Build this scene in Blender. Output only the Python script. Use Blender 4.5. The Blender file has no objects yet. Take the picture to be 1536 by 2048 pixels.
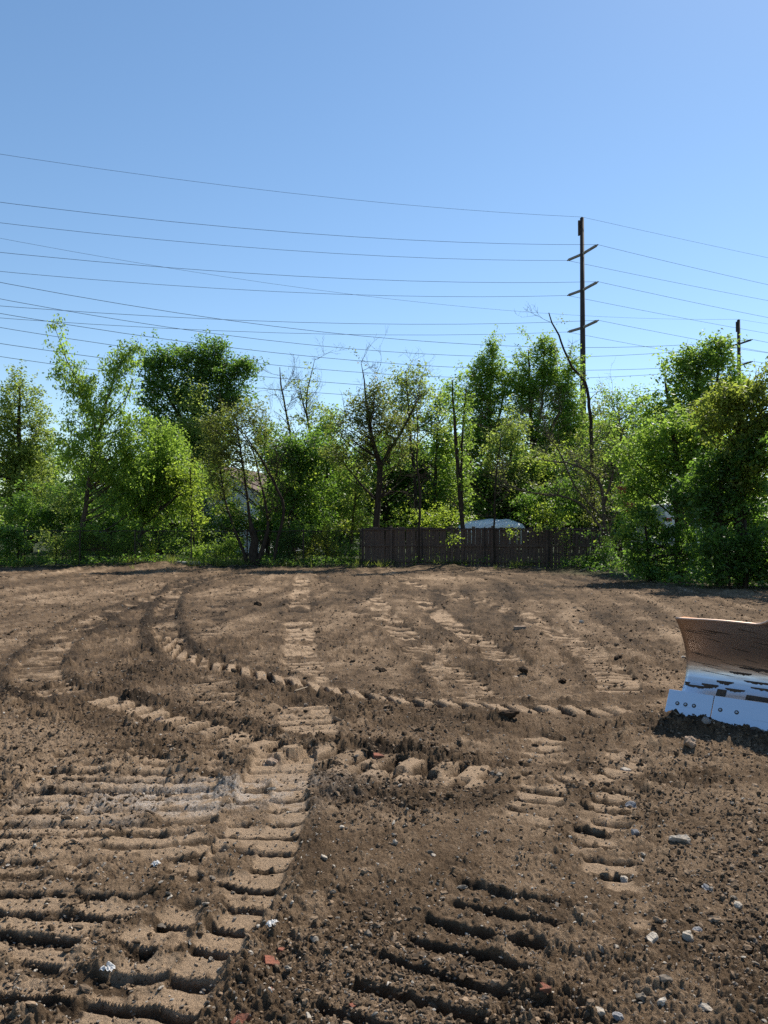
import bpy, math, random
import numpy as np
from mathutils import Vector, Matrix

R = math.radians
rng = np.random.default_rng(11)
random.seed(7)
scene = bpy.context.scene
COL = scene.collection

# ------------------------------------------------------------------ camera, sky, sun, exposure
EYE = 1.6
FPX = 1539.0                       # focal length in pixels of the 1536 x 2048 photograph
PITCH = math.atan(39.0 / FPX)      # the camera looks up a little
cam_d = bpy.data.cameras.new('camera')
cam_d.sensor_fit = 'VERTICAL'
cam_d.sensor_height = 24.0
cam_d.lens = 24.0 * FPX / 2048.0
cam_d.clip_start = 0.05
cam_d.clip_end = 2000.0
cam = bpy.data.objects.new('camera', cam_d)
cam.location = (0, 0, EYE)
cam.rotation_euler = (R(90) + PITCH, 0, 0)
COL.objects.link(cam)
scene.camera = cam

SUN_EL = R(50)
SUN_AZ = R(36)    # right of straight ahead (+Y)
world = bpy.data.worlds.new('World')
scene.world = world
world.use_nodes = True
wn = world.node_tree
for n in list(wn.nodes): wn.nodes.remove(n)
sky = wn.nodes.new('ShaderNodeTexSky')
sky.sky_type = 'NISHITA'
sky.sun_disc = False
sky.sun_elevation = SUN_EL
sky.sun_rotation = SUN_AZ
sky.air_density = 1.0
sky.dust_density = 0.12
sky.ozone_density = 0.9
bg = wn.nodes.new('ShaderNodeBackground')
bg.inputs[1].default_value = 0.108
wo = wn.nodes.new('ShaderNodeOutputWorld')
hs = wn.nodes.new('ShaderNodeHueSaturation')
hs.inputs['Hue'].default_value = .497
hs.inputs['Saturation'].default_value = 1.12
wn.links.new(sky.outputs[0], hs.inputs['Color'])
wn.links.new(hs.outputs[0], bg.inputs[0])
wn.links.new(bg.outputs[0], wo.inputs[0])

sun_d = bpy.data.lights.new('sun', 'SUN')
sun_d.energy = 5.0
sun_d.angle = R(0.5)
sun_d.color = (1.0, 0.93, 0.82)
sun = bpy.data.objects.new('sun', sun_d)
sv = Vector((math.sin(SUN_AZ) * math.cos(SUN_EL), math.cos(SUN_AZ) * math.cos(SUN_EL), math.sin(SUN_EL)))
sun.rotation_euler = sv.to_track_quat('Z', 'Y').to_euler()
sun.location = (20, 30, 40)
COL.objects.link(sun)

scene.view_settings.view_transform = 'Standard'
scene.view_settings.look = 'None'
scene.view_settings.exposure = 0.52
scene.view_settings.gamma = 1.0
scene.view_settings.use_curve_mapping = False
scene.render.engine = 'CYCLES'
scene.cycles.max_bounces = 8
scene.cycles.transparent_max_bounces = 8
scene.cycles.use_denoising = False

# ------------------------------------------------------------------ helpers
CP, SP = math.cos(PITCH), math.sin(PITCH)
def ray(px, py):
    a = (px - 768.0) / FPX
    b = -(py - 1024.0) / FPX
    return np.array([a, CP - b * SP, SP + b * CP])
def W(px, py, d):
    """point of the place seen at a pixel of the photograph, d metres ahead"""
    r = ray(px, py)
    k = d / r[1]
    return np.array([r[0] * k, d, EYE + r[2] * k])
def G(px, py):
    """ground point seen at a pixel of the photograph"""
    r = ray(px, py)
    k = -EYE / r[2]
    return np.array([r[0] * k, r[1] * k])

def tag(o, label=None, cat=None, group=None, kind=None):
    if label: o['label'] = label
    if cat: o['category'] = cat
    if group: o['group'] = group
    if kind: o['kind'] = kind
    return o
def empty(name, loc=(0, 0, 0), rz=0.0):
    o = bpy.data.objects.new(name, None)
    o.location = loc
    o.rotation_euler = (0, 0, rz)
    o.empty_display_size = 0.2
    COL.objects.link(o)
    return o
def link(name, me, mat=None, parent=None):
    o = bpy.data.objects.new(name, me)
    if mat is not None and len(me.materials) == 0: me.materials.append(mat)
    COL.objects.link(o)
    if parent is not None: o.parent = parent
    return o

class MB:
    def __init__(s): s.v = []; s.f = []
    def add(s, vs, fs):
        b = len(s.v)
        s.v += [tuple(map(float, q)) for q in vs]
        s.f += [tuple(i + b for i in q) for q in fs]
    def box(s, c, size, rz=0.0, ry=0.0, rx=0.0, bev=0.0):
        hx, hy, hz = [q / 2 for q in size]
        M = Matrix.Rotation(rz, 3, 'Z') @ Matrix.Rotation(ry, 3, 'Y') @ Matrix.Rotation(rx, 3, 'X')
        if bev <= 0:
            P = [(-hx,-hy,-hz),(hx,-hy,-hz),(hx,hy,-hz),(-hx,hy,-hz),(-hx,-hy,hz),(hx,-hy,hz),(hx,hy,hz),(-hx,hy,hz)]
            F = [(0,3,2,1),(4,5,6,7),(0,1,5,4),(1,2,6,5),(2,3,7,6),(3,0,4,7)]
        else:
            b = min(bev, hx * .9, hy * .9, hz * .9)
            ring = lambda ex, ey, z: [(-hx+ex,-hy+ey,z),(hx-ex,-hy+ey,z),(hx-ex,hy-ey,z),(-hx+ex,hy-ey,z)]
            P = ring(b, b, -hz) + ring(0, 0, -hz + b) + ring(0, 0, hz - b) + ring(b, b, hz)
            F = [(0,3,2,1),(12,13,14,15)]
            for k in range(3):
                for i in range(4):
                    j = (i + 1) % 4
                    F.append((k*4+i, k*4+j, k*4+4+j, k*4+4+i))
        s.add([tuple(M @ Vector(q) + Vector(c)) for q in P], F)
        return s
    def tube(s, path, radii, n=6, cap=True):
        path = [np.asarray(p, float) for p in path]
        m = len(path)
        if np.isscalar(radii): radii = [radii] * m
        t0 = path[1] - path[0]
        ref = np.array([0., 0., 1.]) if abs(t0[2]) < .9 * np.linalg.norm(t0) else np.array([1., 0., 0.])
        vs = []
        for i in range(m):
            t = path[min(i+1, m-1)] - path[max(i-1, 0)]
            t = t / (np.linalg.norm(t) + 1e-9)
            a = np.cross(t, ref); a = a / (np.linalg.norm(a) + 1e-9)
            b = np.cross(a, t)
            ref = b if False else ref
            for k in range(n):
                an = 2 * math.pi * k / n
                vs.append(path[i] + radii[i] * (math.cos(an) * a + math.sin(an) * b))
        fs = []
        for i in range(m - 1):
            for k in range(n):
                fs.append((i*n+k, i*n+(k+1) % n, (i+1)*n+(k+1) % n, (i+1)*n+k))
        if cap:
            fs.append(tuple(range(n-1, -1, -1))); fs.append(tuple((m-1)*n + k for k in range(n)))
        s.add(vs, fs)
        return s
    def prism(s, poly, axis_from, axis_to, to3):
        """poly of (a, b) pairs extruded from one value to another; to3(a, b, c) -> xyz"""
        n = len(poly)
        vs = [to3(a, b, axis_from) for a, b in poly] + [to3(a, b, axis_to) for a, b in poly]
        fs = [tuple(range(n-1, -1, -1)), tuple(range(n, 2*n))]
        for i in range(n):
            j = (i + 1) % n
            fs.append((i, j, n + j, n + i))
        s.add(vs, fs)
        return s
    def build(s, name, mat, parent=None, smooth=False):
        me = bpy.data.meshes.new(name)
        me.from_pydata(s.v, [], s.f)
        me.validate()
        if smooth:
            me.polygons.foreach_set('use_smooth', [True] * len(me.polygons))
        me.update()
        return link(name, me, mat, parent)

def np_mesh(name, verts, quads, smooth=False, attrs=None):
    me = bpy.data.meshes.new(name)
    nv, nf = len(verts), len(quads)
    k = quads.shape[1]
    me.vertices.add(nv)
    me.vertices.foreach_set('co', np.ascontiguousarray(verts, np.float32).ravel())
    me.loops.add(nf * k)
    me.loops.foreach_set('vertex_index', np.ascontiguousarray(quads, np.int32).ravel())
    me.polygons.add(nf)
    me.polygons.foreach_set('loop_start', np.arange(nf, dtype=np.int32) * k)
    me.polygons.foreach_set('loop_total', np.full(nf, k, np.int32))
    if smooth: me.polygons.foreach_set('use_smooth', np.ones(nf, bool))
    for nm, dom, arr in (attrs or []):
        at = me.attributes.new(nm, 'FLOAT', dom)
        at.data.foreach_set('value', np.ascontiguousarray(arr, np.float32))
    me.update(calc_edges=True)
    return me

# ------------------------------------------------------------------ noise (numpy)
def h2(ix, iy, seed):
    ix = ix.astype(np.int64); iy = iy.astype(np.int64)
    n = (ix * 374761393 + iy * 668265263 + seed * 974634541) & 0xFFFFFFFF
    n = ((n ^ (n >> 13)) * 1274126177) & 0xFFFFFFFF
    n = ((n ^ (n >> 16)) * 2246822519) & 0xFFFFFFFF
    return ((n ^ (n >> 15)) & 0xFFFFFF) / float(0xFFFFFF)
def vn(x, y, seed=0):
    ix = np.floor(x); iy = np.floor(y)
    fx = x - ix; fy = y - iy
    fx = fx*fx*fx*(fx*(fx*6-15)+10); fy = fy*fy*fy*(fy*(fy*6-15)+10)
    a = h2(ix, iy, seed); b = h2(ix+1, iy, seed); c = h2(ix, iy+1, seed); d = h2(ix+1, iy+1, seed)
    return (a*(1-fx)+b*fx)*(1-fy) + (c*(1-fx)+d*fx)*fy
def fbm(x, y, oct=4, seed=0, gain=.5):
    s = 0; a = 1; t = 0
    for o in range(oct):
        ca, sa = math.cos(o*1.3), math.sin(o*1.3)
        f = 2.03**o
        s = s + a * vn((x*ca - y*sa)*f + 13.7*o, (x*sa + y*ca)*f + 7.1*o, seed + o)
        t += a; a *= gain
    return s / t
def lumps(x, y, seed=0, keep=.7):
    """domes of uneven size scattered on a unit grid"""
    ix = np.floor(x); iy = np.floor(y)
    out = np.zeros_like(x)
    for dx in (-1, 0, 1):
        for dy in (-1, 0, 1):
            cx = ix + dx; cy = iy + dy
            px = cx + h2(cx, cy, seed); py = cy + h2(cx, cy, seed + 1)
            rr = .22 + .42 * h2(cx, cy, seed + 2)**1.6
            on = h2(cx, cy, seed + 3) < keep
            an = h2(cx, cy, seed + 4) * 3.14; el = .65 + .5*h2(cx, cy, seed + 5)
            ux = (x-px)*np.cos(an) + (y-py)*np.sin(an); uy = -(x-px)*np.sin(an) + (y-py)*np.cos(an)
            q = 1 - (ux*ux/el + uy*uy*el) / (rr*rr)
            out = np.maximum(out, np.where(on & (q > 0), np.sqrt(np.maximum(q, 0)) * rr, 0))
    return out
def sstep(a, b, x):
    t = np.clip((x - a) / (b - a), 0, 1)
    return t * t * (3 - 2 * t)

# ------------------------------------------------------------------ materials
def newmat(name):
    m = bpy.data.materials.new(name)
    m.use_nodes = True
    nt = m.node_tree
    for n in list(nt.nodes): nt.nodes.remove(n)
    out = nt.nodes.new('ShaderNodeOutputMaterial')
    return m, nt, out
def N(nt, typ, **kw):
    n = nt.nodes.new(typ)
    for k, v in kw.items(): setattr(n, k, v)
    return n
def noise_node(nt, scale, detail=4, rough=.55, coord=None, vec_scale=None):
    n = N(nt, 'ShaderNodeTexNoise')
    n.inputs['Scale'].default_value = scale
    n.inputs['Detail'].default_value = detail
    n.inputs['Roughness'].default_value = rough
    if coord is not None:
        if vec_scale:
            mp = N(nt, 'ShaderNodeMapping')
            mp.inputs['Scale'].default_value = vec_scale
            nt.links.new(coord, mp.inputs[0]); coord = mp.outputs[0]
        nt.links.new(coord, n.inputs['Vector'])
    return n
def mixc(nt, fac, a, b, blend='MIX'):
    m = N(nt, 'ShaderNodeMix', data_type='RGBA', blend_type=blend)
    for sock, v in ((m.inputs[0], fac), (m.inputs[6], a), (m.inputs[7], b)):
        if hasattr(v, 'links') or hasattr(v, 'is_linked'): nt.links.new(v, sock)
        elif isinstance(v, (int, float)): sock.default_value = v
        else: sock.default_value = (*v, 1.0) if len(v) == 3 else v
    return m.outputs[2]
def mrange(nt, val, a, b, c=0.0, d=1.0):
    m = N(nt, 'ShaderNodeMapRange')
    m.inputs[1].default_value = a; m.inputs[2].default_value = b
    m.inputs[3].default_value = c; m.inputs[4].default_value = d
    nt.links.new(val, m.inputs[0])
    return m.outputs[0]
def attr(nt, name, typ='GEOMETRY'):
    a = N(nt, 'ShaderNodeAttribute', attribute_name=name, attribute_type=typ)
    return a.outputs['Fac']
def simple(name, c1, c2=None, rough=.7, metal=0.0, scale=6.0, vec_scale=None, bump=0.0, bscale=40.0, spec=.3):
    m, nt, out = newmat(name)
    p = N(nt, 'ShaderNodeBsdfPrincipled')
    tc = N(nt, 'ShaderNodeTexCoord')
    if c2 is None: c2 = tuple(q * .7 for q in c1)
    nz = noise_node(nt, scale, 5, .6, tc.outputs['Object'], vec_scale)
    f = mrange(nt, nz.outputs['Fac'], .35, .65)
    nt.links.new(mixc(nt, f, c1, c2), p.inputs['Base Color'])
    p.inputs['Roughness'].default_value = rough
    p.inputs['Metallic'].default_value = metal
    p.inputs['Specular IOR Level'].default_value = spec
    if bump > 0:
        nb = noise_node(nt, bscale, 5, .65, tc.outputs['Object'], vec_scale)
        b = N(nt, 'ShaderNodeBump'); b.inputs['Strength'].default_value = bump; b.inputs['Distance'].default_value = .02
        nt.links.new(nb.outputs['Fac'], b.inputs['Height'])
        nt.links.new(b.outputs[0], p.inputs['Normal'])
    nt.links.new(p.outputs[0], out.inputs[0])
    return m
def leaf_mat(name, c1, c2, trans=(.20, .30, .03), tfac=.4, rough=.5):
    m, nt, out = newmat(name)
    p = N(nt, 'ShaderNodeBsdfPrincipled')
    t = attr(nt, 'tint')
    col = mixc(nt, t, c1, c2)
    nt.links.new(col, p.inputs['Base Color'])
    p.inputs['Roughness'].default_value = rough
    p.inputs['Specular IOR Level'].default_value = .35
    tr = N(nt, 'ShaderNodeBsdfTranslucent')
    tc = mixc(nt, t, tuple(q * .6 for q in trans), trans)
    nt.links.new(tc, tr.inputs[0])
    mx = N(nt, 'ShaderNodeMixShader'); mx.inputs[0].default_value = tfac
    nt.links.new(p.outputs[0], mx.inputs[1]); nt.links.new(tr.outputs[0], mx.inputs[2])
    nt.links.new(mx.outputs[0], out.inputs[0])
    return m

def soil_mat():
    m, nt, out = newmat('soil')
    p = N(nt, 'ShaderNodeBsdfPrincipled')
    tc = N(nt, 'ShaderNodeTexCoord')
    ob = tc.outputs['Object']
    dry = attr(nt, 'dry'); lit = attr(nt, 'litter'); pale = attr(nt, 'pale')
    n1 = noise_node(nt, 9, 6, .65, ob)
    n2 = noise_node(nt, 70, 5, .7, ob)
    n3 = noise_node(nt, 260, 3, .6, ob)
    a = N(nt, 'ShaderNodeMath', operation='MULTIPLY_ADD'); a.inputs[1].default_value = .70; nt.links.new(n1.outputs['Fac'], a.inputs[0]); nt.links.new(dry, a.inputs[2])
    b = N(nt, 'ShaderNodeMath', operation='MULTIPLY_ADD'); b.inputs[1].default_value = .5; nt.links.new(n2.outputs['Fac'], b.inputs[0]); nt.links.new(a.outputs[0], b.inputs[2])
    f = mrange(nt, b.outputs[0], .53, 1.42)
    dark, mid, tan = (.036, .0235, .014), (.140, .092, .054), (.39, .275, .177)
    cr = N(nt, 'ShaderNodeValToRGB')
    cr.color_ramp.elements[0].color = (*dark, 1); cr.color_ramp.elements[1].color = (*tan, 1)
    e = cr.color_ramp.elements.new(.45); e.color = (*mid, 1)
    nt.links.new(f, cr.inputs[0])
    sp = mrange(nt, n3.outputs['Fac'], .62, .74)
    c = mixc(nt, sp, cr.outputs[0], (.34, .27, .2))
    spd = mrange(nt, n3.outputs['Fac'], .40, .28)
    c = mixc(nt, spd, c, (.045, .032, .022))
    pn = N(nt, 'ShaderNodeMath', operation='MULTIPLY'); nt.links.new(pale, pn.inputs[0]); nt.links.new(mrange(nt, n2.outputs['Fac'], .35, .6), pn.inputs[1])
    c = mixc(nt, pn.outputs[0], c, (.50, .45, .40))
    ln = noise_node(nt, 5, 6, .7, ob)
    lc = mixc(nt, mrange(nt, ln.outputs['Fac'], .4, .6), (.035, .028, .016), (.035, .06, .016))
    c = mixc(nt, lit, c, lc)
    nt.links.new(c, p.inputs['Base Color'])
    p.inputs['Roughness'].default_value = .95
    p.inputs['Specular IOR Level'].default_value = .12
    hb = N(nt, 'ShaderNodeMath', operation='MULTIPLY_ADD'); hb.inputs[1].default_value = .35
    nt.links.new(n3.outputs['Fac'], hb.inputs[0]); nt.links.new(n2.outputs['Fac'], hb.inputs[2])
    bu = N(nt, 'ShaderNodeBump'); bu.inputs['Strength'].default_value = .8; bu.inputs['Distance'].default_value = .012
    n4 = noise_node(nt, 22, 6, .75, ob)
    b4 = N(nt, 'ShaderNodeBump'); b4.inputs['Strength'].default_value = .9; b4.inputs['Distance'].default_value = .055
    nt.links.new(n4.outputs['Fac'], b4.inputs['Height']); nt.links.new(b4.outputs[0], bu.inputs['Normal'])
    nt.links.new(hb.outputs[0], bu.inputs['Height'])
    nt.links.new(bu.outputs[0], p.inputs['Normal'])
    nt.links.new(p.outputs[0], out.inputs[0])
    return m
M_SOIL = soil_mat()

def clod_mat(name, c1, c2):
    m, nt, out = newmat(name)
    p = N(nt, 'ShaderNodeBsdfPrincipled')
    tc = N(nt, 'ShaderNodeTexCoord')
    t = attr(nt, 'tint', 'INSTANCER')
    col = mixc(nt, t, c1, c2)
    nz = noise_node(nt, 3, 5, .7, tc.outputs['Object'])
    col = mixc(nt, mrange(nt, nz.outputs['Fac'], .35, .7, 0, .5), col, tuple(q * .45 for q in c1))
    nt.links.new(col, p.inputs['Base Color'])
    p.inputs['Roughness'].default_value = .95
    p.inputs['Specular IOR Level'].default_value = .12
    nt.links.new(p.outputs[0], out.inputs[0])
    return m
M_CLOD = clod_mat('clod soil', (.070, .048, .030), (.33, .235, .155))
M_PEB = clod_mat('pebble stone', (.17, .14, .11), (.52, .46, .38))

# ------------------------------------------------------------------ tyre and track prints pressed in the soil
def smooth_path(pts, step=.06):
    P = np.array(pts, float)
    out = []
    Q = np.vstack([2*P[0]-P[1], P, 2*P[-1]-P[-2]])
    for i in range(1, len(Q) - 2):
        p0, p1, p2, p3 = Q[i-1], Q[i], Q[i+1], Q[i+2]
        n = max(2, int(np.linalg.norm(p2 - p1) / step))
        for t in np.linspace(0, 1, n, endpoint=False):
            out.append(.5*((2*p1)+(-p0+p2)*t+(2*p0-5*p1+4*p2-p3)*t*t+(-p0+3*p1-3*p2+p3)*t**3))
    out.append(P[-1])
    return np.array(out)
def TR(px_pts, w, pitch=.18, depth=.0, groove=.035, gw=.3, skew=0.0, tilt=-.006, fade=(0, 0), amp=1.0, berm=.01, bside=0, rag=.25, seed=0, px=True, brk=.02, keep=None, kside=-1, calm=.85, dryk=.50, xph=False):
    pts = [G(*p) for p in px_pts] if px else px_pts
    return dict(path=smooth_path(pts), w=w, pitch=pitch, depth=depth, groove=groove, gw=gw, skew=skew, tilt=tilt, fade=fade, amp=amp, berm=berm, bside=bside, rag=rag, seed=seed, brk=brk, keep=keep, kside=kside, calm=calm, dryk=dryk, xph=xph)
TRACKS = [
    # far strips running away from the camera
    TR([(604,1152),(600,1200),(598,1270),(604,1330),(608,1380)], .52, .20, groove=.034, gw=.45, seed=1, fade=(.5,.3), brk=-.02),
    TR([(606,1405),(612,1440),(618,1485)], .52, .19, groove=.05, gw=.36, seed=2, fade=(.1,.1), brk=.12),
    TR([(735,1190),(790,1250),(850,1305),(915,1360),(975,1408)], .52, .19, groove=.042, gw=.42, seed=3, fade=(1.5,.1), brk=.02),
    TR([(830,1195),(900,1245),(960,1285),(1030,1328)], .45, .19, groove=.036, gw=.42, seed=4, fade=(1.5,.3), brk=.02),
    TR([(780,1155),(880,1185),(1000,1215),(1090,1255),(1180,1305),(1225,1350),(1240,1392)], .50, .20, groove=.038, gw=.42, seed=5, fade=(3,.2), brk=.02),
    TR([(505,1160),(450,1200),(420,1240),(410,1300)], .5, .2, groove=.03, gw=.5, seed=6, fade=(1,1), brk=-.06, dryk=.1),
    TR([(420,1340),(430,1375),(420,1420)], .5, .19, groove=.036, gw=.45, seed=16, fade=(.4,.4), brk=-.03, dryk=.25),
    TR([(640,1150),(700,1200),(745,1260)], .5, .2, groove=.03, gw=.5, seed=17, fade=(1,1), brk=-.08, dryk=.1),
    # the big left hand turn
    TR([(470,1152),(380,1170),(250,1215),(150,1265),(95,1310),(75,1345),(90,1375),(150,1395)], .52, .2, groove=.042, gw=.42, seed=7, fade=(3,.2), berm=.03, brk=.0, dryk=.3),
    TR([(180,1396),(240,1414),(330,1440),(420,1466),(500,1490),(590,1512),(700,1523),(800,1536),(900,1547),(1000,1553)], .34, .215, xph=True, groove=.10, gw=.34, skew=-.45, tilt=.004, seed=8, fade=(.2,.15), berm=.03, depth=-.02, dryk=.5, bside=1, brk=.30, calm=.95, rag=.3),
    TR([(590,1534),(700,1544),(800,1558),(900,1568),(990,1572)], .24, .215, xph=True, groove=.08, gw=.36, skew=-.45, tilt=.004, seed=19, fade=(.2,.15), berm=0, depth=-.01, dryk=.45, brk=.10, calm=.95, rag=.4),
    # the second turn whose prints stand as a row of blocks
    TR([(560,1148),(430,1152),(365,1168),(338,1205),(328,1250),(340,1285),(372,1312)], .45, .19, groove=.042, gw=.42, seed=9, fade=(3,.1), berm=.035, brk=.0, dryk=.3),
    TR([(332,1268),(342,1292),(380,1315),(470,1342),(570,1364),(690,1384),(820,1406),(930,1417),(1050,1425),(1170,1427),(1280,1421)], .30, .215, xph=True, groove=.10, gw=.36, skew=.35, tilt=.004, seed=10, fade=(.3,.3), berm=.028, depth=-.02, dryk=.46, bside=1, brk=.22, calm=.95, rag=.3),
    # foreground, left
    TR([(-.72,5.9),(-.70,5.0),(-.66,4.2),(-.68,3.6),(-.78,3.0),(-.95,2.2),(-1.0,1.6)], .46, .178, depth=.02, groove=.055, gw=.26, skew=.04, tilt=-.008, seed=11, fade=(.4,.1), berm=.012, keep=.0, kside=1, brk=.0, px=False, rag=.18, dryk=.6),
    TR([(-1.75,5.9),(-1.70,5.0),(-1.58,4.2),(-1.5,3.6),(-1.5,3.0),(-1.6,2.2),(-1.65,1.6)], 1.35, .172, depth=.01, groove=.040, gw=.44, skew=-.10, tilt=-.004, seed=12, fade=(.4,.1), berm=.012, rag=.25, brk=.035, px=False, calm=.68, dryk=.42),
    # foreground, right
    TR([(.70,3.62),(.44,3.2),(.30,2.98),(.12,2.72),(-.02,2.5),(-.2,2.2),(-.4,1.9)], .56, .178, groove=.070, gw=.28, skew=.10, tilt=0, seed=13, fade=(.4,.1), berm=.0, brk=.22, px=False, calm=.3, dryk=.12, rag=.2),
    TR([(1245,1490),(1235,1560),(1215,1640),(1208,1710),(1222,1780),(1235,1850),(1225,1930)], .32, .175, groove=.05, gw=.38, tilt=-.01, seed=14, fade=(.3,.4), berm=.01, rag=.5, brk=-.01),
    TR([(1085,1475),(1090,1530),(1080,1600),(1010,1690)], .34, .18, groove=.04, gw=.36, seed=15, fade=(.1,.8), rag=.5, brk=-.01),
    TR([(1290,1545),(1180,1560),(1090,1570)], .3, .19, groove=.05, gw=.34, skew=.3, seed=18, fade=(.2,.2), rag=.4, brk=.03),
]

BLADE_O = np.array([3.516, 5.78]); BLADE_ANG = math.atan2(-.68, .73)
BX = np.array([math.cos(BLADE_ANG), math.sin(BLADE_ANG)]); BY = np.array([-BX[1], BX[0]])

def soil(x, y):
    """height and look of the soil at world points"""
    n = x.size
    low = fbm(x*.35, y*.35, 3, 3)
    h = .10*(low-.5) + .05*(fbm(x*1.3, y*1.3, 3, 9)-.5)
    rough = .62 + 1.2*(fbm(x*.8+3, y*.8, 3, 21)-.45)
    smoothp = sstep(.56, .66, fbm(x*.55+9, y*.30+2, 2, 33)) * sstep(6, 9, y)
    rough = np.clip(rough * (1-.45*smoothp), .15, 1.1)
    dry = .37 + .44*(fbm(x*.6, y*.35, 4, 41)-.5) + .09*smoothp
    # far ground is graded flat and a little dustier
    far = sstep(8, 22, y)
    rough = rough*(1-.10*far)
    dry = dry - .15*sstep(7, 12, y) + .08*far*sstep(2, -8, x) + .05*sstep(.5, 4, x)*sstep(4.5, 2, y)
    dry = dry + .10*sstep(-.2, -.9, x)*sstep(7, 5, y)
    xs = x + .9*np.sin(y*.16 + 1.0) + .35*(fbm(x*.3, y*.3, 2, 161) - .5)
    rake = fbm(xs*2.7, y*.16, 3, 163) - .5
    rake2 = fbm(xs*7.5, y*.30, 2, 165) - .5
    mid_f = sstep(6.5, 9, y)
    dry = dry + mid_f*(.45*rake + .20*rake2)
    h = h + mid_f*(.060*rake + .025*rake2)
    rough = np.clip(rough - mid_f*.9*rake, .2, 1.2)
    berm_h = np.zeros(n); track_h = np.zeros(n); inside = np.zeros(n); calm = np.zeros(n)
    wob = vn(x*7, y*7, 77) - .5; wob2 = vn(x*23, y*23, 78) - .5
    for T in TRACKS:
        P = T['path']; w = T['w']
        lo = P.min(0) - (w + .4); hi = P.max(0) + (w + .4)
        idx = np.nonzero((x > lo[0]) & (x < hi[0]) & (y > lo[1]) & (y < hi[1]))[0]
        if idx.size == 0: continue
        X, Y = x[idx], y[idx]
        best = np.full(idx.size, 1e9); U = np.zeros(idx.size); V = np.zeros(idx.size)
        seg = np.diff(P, axis=0); L = np.linalg.norm(seg, axis=1); cum = np.concatenate([[0], np.cumsum(L)])
        step = 1
        for i in range(0, len(seg), step):
            t = seg[i] / L[i]
            rx = X - P[i, 0]; ry = Y - P[i, 1]
            near = (np.abs(rx) < w + .5) & (np.abs(ry) < w + .5)
            if not near.any(): continue
            u = rx*t[0] + ry*t[1]; v = -rx*t[1] + ry*t[0]
            uc = np.clip(u, 0, L[i])
            d2 = (u-uc)**2 + v*v
            m = near & (d2 < best)
            best[m] = d2[m]; U[m] = cum[i] + uc[m]; V[m] = np.where(v[m] >= 0, 1, -1) * np.sqrt(d2[m])
        tot = cum[-1]
        ok = best < (w*.5 + .3)**2
        a, b = T['fade']
        fade = np.ones(idx.size)
        fade *= sstep(0, max(a, .01), U) * sstep(0, max(b, .01), tot - U)
        s0 = T['seed'] * 31
        fade *= T['amp']
        wv = V + .04*wob[idx] + .02*wob2[idx]
        ph = U / T['pitch'] + T['skew'] * V / T['pitch'] + .14*wob[idx] + .10*wob2[idx]
        if T['xph']: ph = (X + T['skew']*V + .012*wob[idx] + .006*wob2[idx])/T['pitch'] + 500
        cell = np.floor(ph); fr = ph - cell
        r1 = h2(cell, cell*0 + 5, s0); r2 = h2(cell, cell*0 + 6, s0); r3 = h2(cell, cell*0 + 7, s0)
        hw_l = w*.5*(1 - T['rag']*r1); hw_r = w*.5*(1 - T['rag']*r2*.6)
        e = .018
        ins = sstep(-hw_l - e, -hw_l + e, wv) * sstep(hw_r + e, hw_r - e, wv)
        gw = T['gw'] * (.75 + .5*r3)
        g = sstep(0, .13, fr) * sstep(gw + .16, gw - .06, fr)
        g = g * (.55 + .6*r2)
        brk = fbm(X*4.5 + s0, Y*4.5, 3, 17)
        whole = sstep(.5 - .16 - T['brk'], .5 - T['brk'] + .04, brk + .10*(r1 - .5))
        if T['keep'] is not None: whole = np.maximum(whole, sstep(T['keep'], T['keep'] + .05, wv * T['kside']))
        fade = fade * (.10 + .90*whole)
        prof = -T['depth']*(.5 + .8*r3) + T['tilt']*(fr - .5)*2 - T['groove']*g
        prof = prof * ins * fade * ok
        av = np.abs(V)
        bm = np.exp(-((av - w*.5 - (.07 if T['bside'] == 0 else .15)) / .07)**2) * (T['berm'] if T['bside'] == 0 else T['berm']*(V*T['bside'] > 0)) * sstep(0, .3, U) * sstep(0, .3, tot - U) * ok * (.3 + 1.4*vn(X*6+s0, Y*6, 8))
        track_h[idx] = np.where(np.abs(prof) > np.abs(track_h[idx]), prof, track_h[idx])
        berm_h[idx] = np.maximum(berm_h[idx], bm)
        pl = ins * fade * ok
        inside[idx] = np.maximum(inside[idx], pl)
        rough[idx] = rough[idx] * (1 - T['calm']*pl) + .4*bm/.05*.8
        calm[idx] = np.maximum(calm[idx], T['calm']*pl)
        dd = pl * ((1 - g)*T['dryk']*(.6 + .8*r1) - .45*g)  # slots darkened in colour as well, so the blocks stand out
        dry[idx] = dry[idx]*(1 - .35*pl) + dd - .22*np.minimum(bm/.03, 1)
    # torn up bands beside the turns
    def band(pts, wd, amt):
        nonlocal rough, dry
        P = smooth_path([G(*q) for q in pts], .25)
        d = np.full(n, 1e9)
        sel = np.nonzero((x > P[:,0].min()-1) & (x < P[:,0].max()+1) & (y > P[:,1].min()-1) & (y < P[:,1].max()+1))[0]
        for q in P:
            d[sel] = np.minimum(d[sel], (x[sel]-q[0])**2 + (y[sel]-q[1])**2)
        k = np.exp(-d/(wd*wd))
        rough = np.clip(rough + amt*k*(1-.8*inside), 0, 1.5)
        dry = dry - .12*k*(1-inside)
    band([(250,1400),(340,1420),(480,1470),(560,1480),(680,1500),(820,1512),(960,1530)], .22, .8)
    band([(420,1350),(560,1385),(700,1410),(860,1440),(1000,1455),(1150,1465),(1300,1455),(1400,1500)], .35, .8)
    band([(680,1592),(780,1598),(900,1602),(1000,1592),(1180,1560),(1400,1560)], .2, .5)
    band([(60,1380),(140,1430),(240,1460),(330,1500)], .35, .6)
    band([(900,1950),(1000,1990),(1080,2010)], .14, .7)
    band([(470,1156),(350,1180),(250,1222),(170,1262)], .45, .5)
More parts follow.
